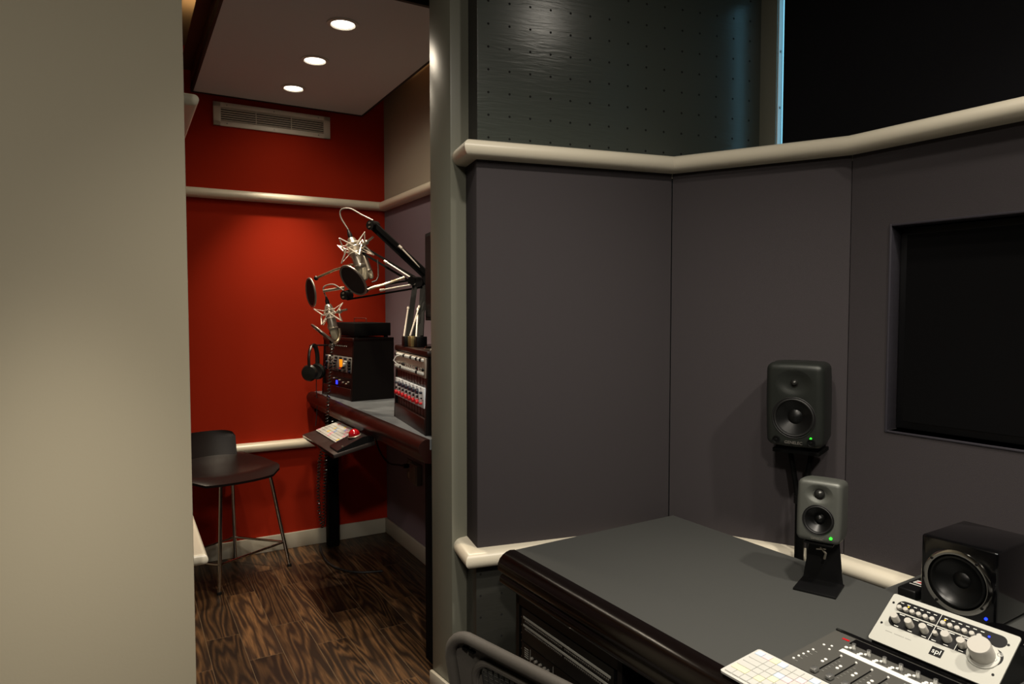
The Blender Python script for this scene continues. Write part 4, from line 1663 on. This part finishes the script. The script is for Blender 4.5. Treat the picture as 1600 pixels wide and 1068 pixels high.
# ------------------------------------------------------------------ boom arms, microphones, pop filters
def boom(label, base, elbow, tip, width, gap, Rb, spr):
    """base, elbow, tip in booth coordinates"""
    bp = BOOTH @ Vector(base)
    t = thing('boom_arm', label, 'boom arm', T(*bp))
    P0, P1, P2 = [BOOTH @ Vector(q) for q in (base, elbow, tip)]
    mb = MB()
    mb.box((-0.020, -0.0165, -0.005), (0.020, 0.0165, 0.034), Matrix.Translation(P0) @ BOOTH.to_3x3().normalized().to_4x4(), bev=0.002)
    mb.build('clamp_block', 'brass' if Rb else 'black', t, world=True)

    def pair(a, b, name, g, width=width):
        d = (b - a).normalized()
        side = d.cross(Vector((0.5, 0.85, 0))).normalized()
        for s_ in (-1, 1):
            mbx = MB()
            mbx.tube([a + side * (g * s_), b + side * (g * s_)], width, n=4)
            mbx.build(name, 'black_matte', t, world=True, smooth=False)
        return d, side
    a0 = P0 + Vector((0, 0, 0.03))
    d, sd = pair(a0, P1, 'lower_arm', 0.008, 0.0075)
    mb = MB()
    L_ = (P1 - a0).length
    mb.cyl(a0 + d * 0.01 + sd * 0.016 + Vector((-0.004, -0.012, 0)), a0 + d * (L_ * 0.52) + sd * 0.014 + Vector((-0.004, -0.012, 0)), 0.0034, n=10)
    mb.cyl(a0 + d * (L_ * 0.50) + sd * 0.014 + Vector((-0.004, -0.012, 0)), a0 + d * (L_ * 0.54) + sd * 0.014 + Vector((-0.004, -0.012, 0)), 0.0052, n=10)
    mb.build('lower_spring', 'wire', t, world=True)
    mb = MB()
    mb.cyl(P1 + Vector((-0.014, -0.024, 0)), P1 + Vector((0.014, 0.024, 0)), 0.019, n=20)
    mb.build('elbow_joint', 'black', t, world=True)
    d, sd = pair(P1, P2, 'upper_arm', gap)
    L_ = (P2 - P1).length
    q = Vector((-0.004, -0.014, 0.0)) + Vector((0, 0, spr))
    mb = MB()
    mb.cyl(P1 + d * (L_ * 0.08) + q * 0.4, P1 + d * (L_ * 0.50) + q, 0.0034, n=10)
    mb.cyl(P1 + d * (L_ * 0.48) + q, P1 + d * (L_ * 0.53) + q, 0.0055, n=10)
    mb.build('upper_spring', 'wire', t, world=True)
    mb = MB()
    mb.cyl(P2 + Vector((-0.010, -0.018, 0)), P2 + Vector((0.010, 0.018, 0)), 0.019, n=20)
    mb.build('tip_joint', 'black', t, world=True)
    mb = MB()
    for s_ in (-1, 1):
        mb.cyl(P2 + Vector((-0.012, -0.022, 0.008 * s_)), P2 + Vector((-0.010, -0.018, 0.008 * s_)), 0.004, n=10)
    mb.build('joint_bolt', 'nickel', t, world=True)
    return t, P0, P1, P2


b1, _, _, tip1 = boom('thick black boom arm raised highest, holding the upper microphone', (0.308, 1.200, 1.101), (0.185, 1.075, 1.354), (0.380, 0.948, 1.571), 0.0115, 0.009, True, 0.020)
b3, _, _, tip3 = boom('black boom arm passing behind the upper microphone', (0.318, 1.163, 1.101), (0.215, 0.983, 1.352), (0.344, 0.681, 1.500), 0.0060, 0.013, False, 0.010)
b2, _, _, tip2 = boom('thin black boom arm reaching lowest, holding the lower microphone', (0.298, 1.237, 1.101), (0.200, 1.028, 1.345), (0.431, 0.746, 1.296), 0.0050, 0.018, False, -0.004)


mb = MB()
mb.cyl((-0.806, 2.925, 1.505), (-0.712, 2.905, 1.518), 0.0062, n=14)
mb.build('tip_rod', 'nickel', b2, world=True)
mb = MB()
mb.tube([(-0.574, 2.93, 1.640), (-0.570, 2.92, 1.600), (-0.566, 2.90, 1.565), (-0.572, 2.89, 1.548), (-0.590, 2.88, 1.540)], 0.0028, n=6)
mb.build('dangling_cable', 'rubber', b3, world=True)


def axis_frame(top, bottom, spin):
    z = (Vector(top) - Vector(bottom)).normalized()
    x = z.cross(Vector((0, 1, 0))).normalized()
    y = z.cross(x)
    c = (Vector(top) + Vector(bottom)) / 2
    m = Matrix(((x.x, y.x, z.x, c.x), (x.y, y.y, z.y, c.y), (x.z, y.z, z.z, c.z), (0, 0, 0, 1)))
    return m @ Matrix.Rotation(R(spin), 4, 'Z')


def microphone(label, top, bottom, spin, cage_z, tip, cable=None, cage=True):
    Mx = axis_frame(top, bottom, spin)
    t = thing('condenser_microphone', label, 'microphone', Mx)
    k = (Vector(top) - Vector(bottom)).length / 0.2
    S = Matrix.Diagonal((k, k, k, 1))
    mb = MB()
    mb.lathe([(0.0245, -0.046), (0.0250, -0.040), (0.0225, -0.037), (0.0225, 0.052), (0.0205, 0.060), (0.0150, 0.074), (0.0110, 0.078)], S, n=32)
    mb.build('body', 'nickel', t)
    mb = MB()
    mb.lathe([(0.0050, -0.103), (0.0140, -0.099), (0.0185, -0.088), (0.0215, -0.066), (0.0232, -0.046)], S @ Matrix.Diagonal((1, 0.86, 1, 1)), n=32)
    hd = mb.build('grille', 'grille', t)
    mb = MB()
    mb.tube([(-0.0215, 0.002, -0.046), (-0.0205, 0.002, -0.070), (-0.013, 0.0, -0.098), (0.013, 0.0, -0.098), (0.0205, 0.002, -0.070), (0.0215, 0.002, -0.046)], 0.0013, n=6, Mx=S)
    mb.tube([(0.0, -0.0202, -0.046), (0.0, -0.0180, -0.075), (0.0, -0.006, -0.102)], 0.0013, n=6, Mx=S)
    mb.build('grille_band', 'wire', hd)
    mb = MB()
    mb.lathe([(0.0095, 0.074), (0.0095, 0.094), (0.0065, 0.104), (0.0040, 0.115)], S, n=18)
    mb.build('connector', 'black', t)
    if cage:
        r = 0.0025
        cm = MB()
        rm = 0.043
        ring = [(rm * math.cos(2 * math.pi * i / 24), rm * math.sin(2 * math.pi * i / 24), cage_z) for i in range(24)]
        cm.tube(ring, r, n=6, closed=True, Mx=S)
        for zz, rr in ((cage_z + 0.020, 0.027), (cage_z - 0.020, 0.027)):
            cm.tube([(rr * math.cos(2 * math.pi * i / 20), rr * math.sin(2 * math.pi * i / 20), zz) for i in range(20)], r, n=6, closed=True, Mx=S)
        for i in range(4):
            for up, a0, rad, hz in ((1, 45, 0.072, 0.040), (-1, 0, 0.066, -0.046)):
                a = R(a0 + 90 * i)
                tipp = Vector((rad * math.cos(a), rad * math.sin(a), cage_z + hz))
                for da in (-38, 38):
                    e = Vector((rm * math.cos(a + R(da)), rm * math.sin(a + R(da)), cage_z))
                    cm.cyl(tipp, e, r * 0.95, n=6, Mx=S)
                e = Vector((0.027 * math.cos(a), 0.027 * math.sin(a), cage_z + up * 0.020))
                cm.cyl(tipp, e, r * 0.55, n=5, Mx=S)
        cm.build('shock_mount', 'wire', t)
        # knuckle between cage and boom tip
        inv = Mx.inverted()
        tl = inv @ Vector(tip)
        st_ = Vector((tl.x, tl.y, 0)).normalized() * (0.043 * k)
        st_.z = cage_z * k
        mid = st_ + Vector((tl.x, tl.y, 0)).normalized() * 0.022
        kb = MB()
        kb.cyl(st_, mid, 0.0055, n=12)
        kb.sphere(mid, 0.0105, n=16)
        kb.cyl(mid, tl, 0.0042, n=10)
        kb.build('swivel_joint', 'nickel', t)
    if cable:
        mb = MB()
        mb.tube(cable, 0.0030, n=8)
        mb.build('cable', 'cable_grey', t, world=True)
    return t


def bez(pts, n=8):
    """smooth curve through points (Catmull-Rom)"""
    P = [Vector(p) for p in pts]
    P = [P[0] * 2 - P[1]] + P + [P[-1] * 2 - P[-2]]
    out = []
    for i in range(1, len(P) - 2):
        for j in range(n):
            t = j / n
            a, b, c, d = P[i - 1], P[i], P[i + 1], P[i + 2]
            out.append(0.5 * ((2 * b) + (c - a) * t + (2 * a - 5 * b + 4 * c - d) * t * t + (3 * b - a - 3 * c + d) * t ** 3))
    out.append(P[-2])
    return out


m1t, m1b = Vector((-0.664, 2.80, 1.738)), Vector((-0.598, 2.78, 1.545))
c1 = bez([m1t + (m1t - m1b).normalized() * 0.015, Vector((-0.697, 2.80, 1.800)), Vector((-0.694, 2.795, 1.830)), Vector((-0.655, 2.78, 1.833)), Vector((-0.602, 2.765, 1.805)), tip1 + Vector((0.004, -0.02, 0.018))])
microphone('upper silver condenser microphone in a star-shaped wire shock mount', m1t, m1b, 20, 0.034, tip1 - Vector((0, 0, 0.045)), c1)
m2t, m2b = Vector((-0.799, 2.95, 1.468)), Vector((-0.762, 2.95, 1.296))
c2 = bez([m2t + (m2t - m2b).normalized() * 0.012, Vector((-0.812, 2.945, 1.512)), Vector((-0.800, 2.94, 1.528)), Vector((-0.760, 2.92, 1.532)), tip2 + Vector((-0.01, -0.015, 0.020))])
microphone('lower silver condenser microphone hanging before the left desktop rack', m2t, m2b, 55, 0.030, tip2 - Vector((0.0, 0.0, 0.060)), c2)
m3t, m3b = Vector((-0.655, 3.0, 1.68)), Vector((-0.612, 2.985, 1.560))
microphone('third microphone half hidden behind the upper one', m3t, m3b, 0, 0.0, tip3, None, cage=False)


def pop_filter(label, c, normal, r, neck):
    n = Vector(normal).normalized()
    x = n.cross(Vector((0, 0, 1))).normalized()
    y = n.cross(x)
    c = Vector(c)
    Mx = Matrix(((x.x, y.x, n.x, c.x), (x.y, y.y, n.y, c.y), (x.z, y.z, n.z, c.z), (0, 0, 0, 1)))
    t = thing('pop_filter', label, 'pop filter', Mx)
    mb = MB()
    mb.tube([(r * math.cos(2 * math.pi * i / 40), r * math.sin(2 * math.pi * i / 40), 0) for i in range(40)], 0.0045, n=10, closed=True)
    mb.build('hoop', 'hoop', t)
    mb = MB()
    mb.lathe([(0.0001, 0.0015), (r, 0.0015), (r, -0.0015), (0.0001, -0.0015)], n=40)
    mb.build('mesh_screen', 'mesh_black', t)
    mb = MB()
    mb.tube(neck, 0.0055, n=10)
    mb.build('neck_tube', 'neck_metal', t, world=True)
    mb = MB()
    mb.sphere(neck[0], 0.010, n=16)
    mb.build('clamp_knob', 'black', t, world=True)
    return t


pop_filter('leftmost pop filter, a narrow dark disc against the red wall', (-0.861, 2.93, 1.499), (-0.80, -0.52, -0.12), 0.060,
           [Vector((-0.838, 2.93, 1.560)), Vector((-0.745, 2.88, 1.592)), Vector((-0.66, 2.82, 1.61)), Vector((-0.615, 2.79, 1.60))])
pop_filter('widest round pop filter in front of the upper microphone', (-0.626, 2.70, 1.540), (-0.55, -0.62, -0.56), 0.066,
           bez([Vector((-0.580, 2.715, 1.500)), Vector((-0.55, 2.73, 1.515)), Vector((-0.50, 2.74, 1.53)), Vector((-0.43, 2.745, 1.555))]))
pop_filter('low tilted pop filter beside the lower microphone', (-0.806, 2.90, 1.325), (-0.60, -0.25, -0.76), 0.056,
           bez([Vector((-0.770, 2.91, 1.290)), Vector((-0.755, 2.93, 1.285)), Vector((-0.745, 2.95, 1.31)), Vector((-0.748, 2.955, 1.345))]))

# ------------------------------------------------------------------ headphones on the hook, coiled cord
HPc = B(0.450, 0.225, 0.985)
HP = Matrix.Translation(HPc) @ BOOTH.to_3x3().to_4x4() @ Matrix.Rotation(R(52), 4, 'Z') @ Matrix.Diagonal((0.95, 0.95, 0.95, 1))
hp = thing('headphones', 'black headphones hanging in front of the left desktop rack', 'headphones', HP)
mb = MB()
band = [Vector((0.052 * math.cos(a), 0, 0.012 + 0.070 * math.sin(a))) for a in [math.pi * i / 20 for i in range(21)]]
mb.tube([Vector((0.050, 0, -0.035))] + band + [Vector((-0.050, 0, -0.035))], 0.0115, n=10, flat=0.6)
mb.build('headband', 'hp_black', hp)
for s_ in (-1, 1):
    mb = MB()
    mb.lathe([(0.028, 0.0), (0.040, 0.004), (0.043, 0.014), (0.036, 0.024), (0.0001, 0.028)], T(s_ * 0.034, 0, -0.058) @ Matrix.Rotation(R(90 * s_), 4, 'Y'), n=28)
    ec = mb.build('ear_cup', 'hp_black', hp)
    mb = MB()
    mb.lathe([(0.020, 0.0), (0.036, -0.004), (0.038, 0.006), (0.030, 0.010)], T(s_ * 0.030, 0, -0.058) @ Matrix.Rotation(R(90 * s_), 4, 'Y'), n=28)
    mb.build('ear_pad', 'rubber', ec)
mb = MB()
mb.tube(bez([Vector((-0.035, 0, -0.10)), Vector((-0.034, 0.0, -0.16)), Vector((-0.03, 0.004, -0.25)), Vector((-0.02, 0.0, -0.34))]), 0.0022, n=6)
mb.build('cord', 'rubber', hp)

cp = bez([B(*q) for q in ((0.385, 0.30, 1.06), (0.405, 0.42, 1.072), (0.428, 0.48, 1.03), (0.442, 0.482, 0.88), (0.452, 0.480, 0.72), (0.460, 0.478, 0.55), (0.466, 0.472, 0.40),
                           (0.470, 0.469, 0.29), (0.473, 0.467, 0.238), (0.480, 0.464, 0.245), (0.488, 0.460, 0.32), (0.490, 0.458, 0.42), (0.470, 0.43, 0.56), (0.40, 0.38, 0.70), (0.37, 0.36, 0.76))], 10)
# resample evenly, then wind the helix round it
ln_ = [0.0]
for a, b in zip(cp, cp[1:]):
    ln_.append(ln_[-1] + (b - a).length)


def along(s):
    for i in range(len(cp) - 1):
        if s <= ln_[i + 1]:
            return cp[i].lerp(cp[i + 1], (s - ln_[i]) / max(1e-9, ln_[i + 1] - ln_[i]))
    return cp[-1].copy()


hel = []
step, pitch_ = 0.0016, 0.0150
for i in range(int(ln_[-1] / step)):
    s_ = i * step
    p = along(s_)
    t_ = (along(min(s_ + 0.01, ln_[-1])) - along(max(s_ - 0.01, 0))).normalized()
    x = t_.cross(Vector((0.3, 0.9, 0.1))).normalized()
    y = t_.cross(x)
    a = 2 * math.pi * s_ / pitch_
    hel.append(p + x * (0.0068 * math.cos(a)) + y * (0.0068 * math.sin(a)))
mb = MB()
mb.tube(hel, 0.0026, n=6)
tag(mb.build('coiled_cord', 'cord_black', None), 'coiled black cord hanging in a loop past the keyboard tray', 'cord')

fc = MB()
fc.tube(bez([B(*q) for q in ((0.40, 0.10, 0.02), (0.41, 0.20, 0.006), (0.415, 0.33, 0.006), (0.385, 0.44, 0.006), (0.32, 0.52, 0.006), (0.22, 0.56, 0.006))]), 0.005, n=8)
tag(fc.build('floor_cable', 'rubber', None), 'black cable curving across the wood floor under the booth desk', 'cable')

ol = thing('power_outlet', 'grey double power outlet on the wall below the booth desk', 'outlet', BOOTH @ T(0.0, 0.36, 0.42))
mb = MB()
mb.box((0.0, -0.035, -0.055), (0.006, 0.035, 0.055), bev=0.002)
mb.build('cover_plate', 'outlet', ol)
for z in (-0.024, 0.024):
    mb = MB()
    mb.cyl((0.006, 0, z), (0.0085, 0, z), 0.016, n=20)
    mb.build('socket', 'base_white', ol)
ob = thing('junction_box', 'grey surface box on the wall beside the power outlet', 'junction box', BOOTH @ T(0.0, 0.47, 0.425))
mb = MB()
mb.box((0.0, -0.05, -0.05), (0.03, 0.05, 0.05), bev=0.003)
mb.build('housing', 'outlet', ob)
mb = MB()
mb.box((0.03, -0.042, -0.042), (0.033, 0.042, 0.042), bev=0.001)
mb.build('cover', 'mid_grey', ob)
pc = thing('power_cable', 'black power cord sagging from the booth desk to the wall outlet', 'cord', BOOTH @ T(0.01, 0.36, 0.444))
mb = MB()
mb.tube(bez([B(*q) for q in ((0.03, 0.36, 0.444), (0.05, 0.33, 0.445), (0.07, 0.22, 0.44), (0.09, 0.13, 0.50), (0.10, 0.08, 0.62), (0.10, 0.07, 0.76))]), 0.0045, n=8)
mb.build('cable', 'rubber', pc, world=True)
mb = MB()
mb.box((0.0, -0.012, -0.010), (0.028, 0.012, 0.010), bev=0.003)
mb.build('plug', 'black', pc)

# ------------------------------------------------------------------ stool
ST = BOOTH @ T(0.86, 0.24, 0.0)
sl = thing('bar_stool', 'black wooden stool with thin chrome legs by the red wall', 'stool', ST)
feet = {'F': Vector((0.06, 0.21, 0)), 'R': Vector((-0.275, 0.02, 0)), 'K': Vector((-0.06, -0.195, 0)), 'L': Vector((0.275, -0.005, 0))}
tops = {k: Vector((f.x * 0.66, f.y * 0.62 + 0.035, 0.488)) for k, f in feet.items()}
for k in 'FRKL':
    f, tp = feet[k], tops[k]
    inn = Vector((tp.x * 0.72, (tp.y - 0.035) * 0.72 + 0.035, 0.491))
    mb = MB()
    mb.tube(bez([f + Vector((0, 0, 0.004)), f.lerp(tp, 0.5), f.lerp(tp, 0.93), tp + (inn - tp) * 0.25 + Vector((0, 0, 0.001)), inn], 5), 0.0085, n=12)
    lg_ = mb.build('leg', 'chrome', sl)
    mb = MB()
    mb.cyl(f, f + Vector((0, 0, 0.012)), 0.0105, n=14)
    mb.build('foot_cap', 'rubber', lg_)
mb = MB()
rg = [feet[k].lerp(tops[k], 0.255) for k in 'FRKL']
for i in range(4):
    a, b = rg[i], rg[(i + 1) % 4]
    e = (b - a).normalized() * 0.008
    mb.cyl(a - e, b + e, 0.0055, n=10)
mb.build('foot_ring', 'chrome', sl)
e_ = Vector((-0.965, -0.262, 0))
g_ = Vector((-0.262, 0.965, 0))
SEAT = Matrix(((e_.x, -g_.x, 0, 0.013), (e_.y, -g_.y, 0, 0.088), (0, 0, 1, 0.525), (0, 0, 0, 1)))   # x to the seat's right in the picture, y to the back


def shell(fn, nu, nv, th):
    vs, fs = [], []
    for s_ in (0, 1):
        for j in range(nv + 1):
            for i in range(nu + 1):
                p, nrm = fn(i / nu * 2 - 1, j / nv)
                vs.append(p - nrm * (th * s_))
    W = nu + 1
    Nn = W * (nv + 1)
    for j in range(nv):
        for i in range(nu):
            a, b, c, d = j * W + i, j * W + i + 1, (j + 1) * W + i + 1, (j + 1) * W + i
            fs += [[a, b, c, d], [Nn + d, Nn + c, Nn + b, Nn + a]]
    rim = [i for i in range(W)] + [j * W + nu for j in range(1, nv + 1)] + [nv * W + i for i in range(nu - 1, -1, -1)] + [j * W for j in range(nv - 1, 0, -1)]
    for k in range(len(rim)):
        a, b = rim[k], rim[(k + 1) % len(rim)]
        fs.append([b, a, Nn + a, Nn + b])
    return vs, fs


def seat_fn(s_, t_):
    hw = 0.205 * (1 - 0.55 * max(0, t_ - 0.55) ** 1.2) * (1 - 0.35 * max(0.0, 0.12 - t_) / 0.12 * 0.8)
    sx = math.copysign(abs(s_) ** 0.92, s_)
    y = -0.165 + 0.375 * t_
    y += -0.03 * (1 - s_ * s_) * (1 - t_) ** 3
    z = 0.004 - 0.022 * (1 - s_ * s_) * math.sin(math.pi * min(1, t_ * 1.05)) - 0.030 * max(0, 0.18 - t_) / 0.18 + 0.018 * t_ * t_
    return Vector((sx * hw, y, z)), Vector((0, 0, 1))


def back_fn(s_, t_):
    hw = 0.130 + 0.012 * t_
    if t_ > 0.75:
        hw -= 0.014 * ((t_ - 0.75) / 0.25) ** 2 * 1.0
    y = 0.205 + 0.035 * t_ + 0.012 * math.sin(t_ * 1.6) - 0.030 * s_ * s_
    z = 0.018 + 0.115 * t_ - (0.012 * abs(s_) ** 6 if t_ > 0.8 else 0)
    return Vector((s_ * hw, y, z)), Vector((0, -1, 0.1))


v_, f_ = shell(seat_fn, 24, 20, 0.010)
MB().add(v_, f_, SEAT).build('seat', 'stool_wood', sl, angle=50)
v_, f_ = shell(back_fn, 24, 12, 0.010)
MB().add(v_, f_, SEAT).build('backrest', 'stool_wood', sl, angle=50)
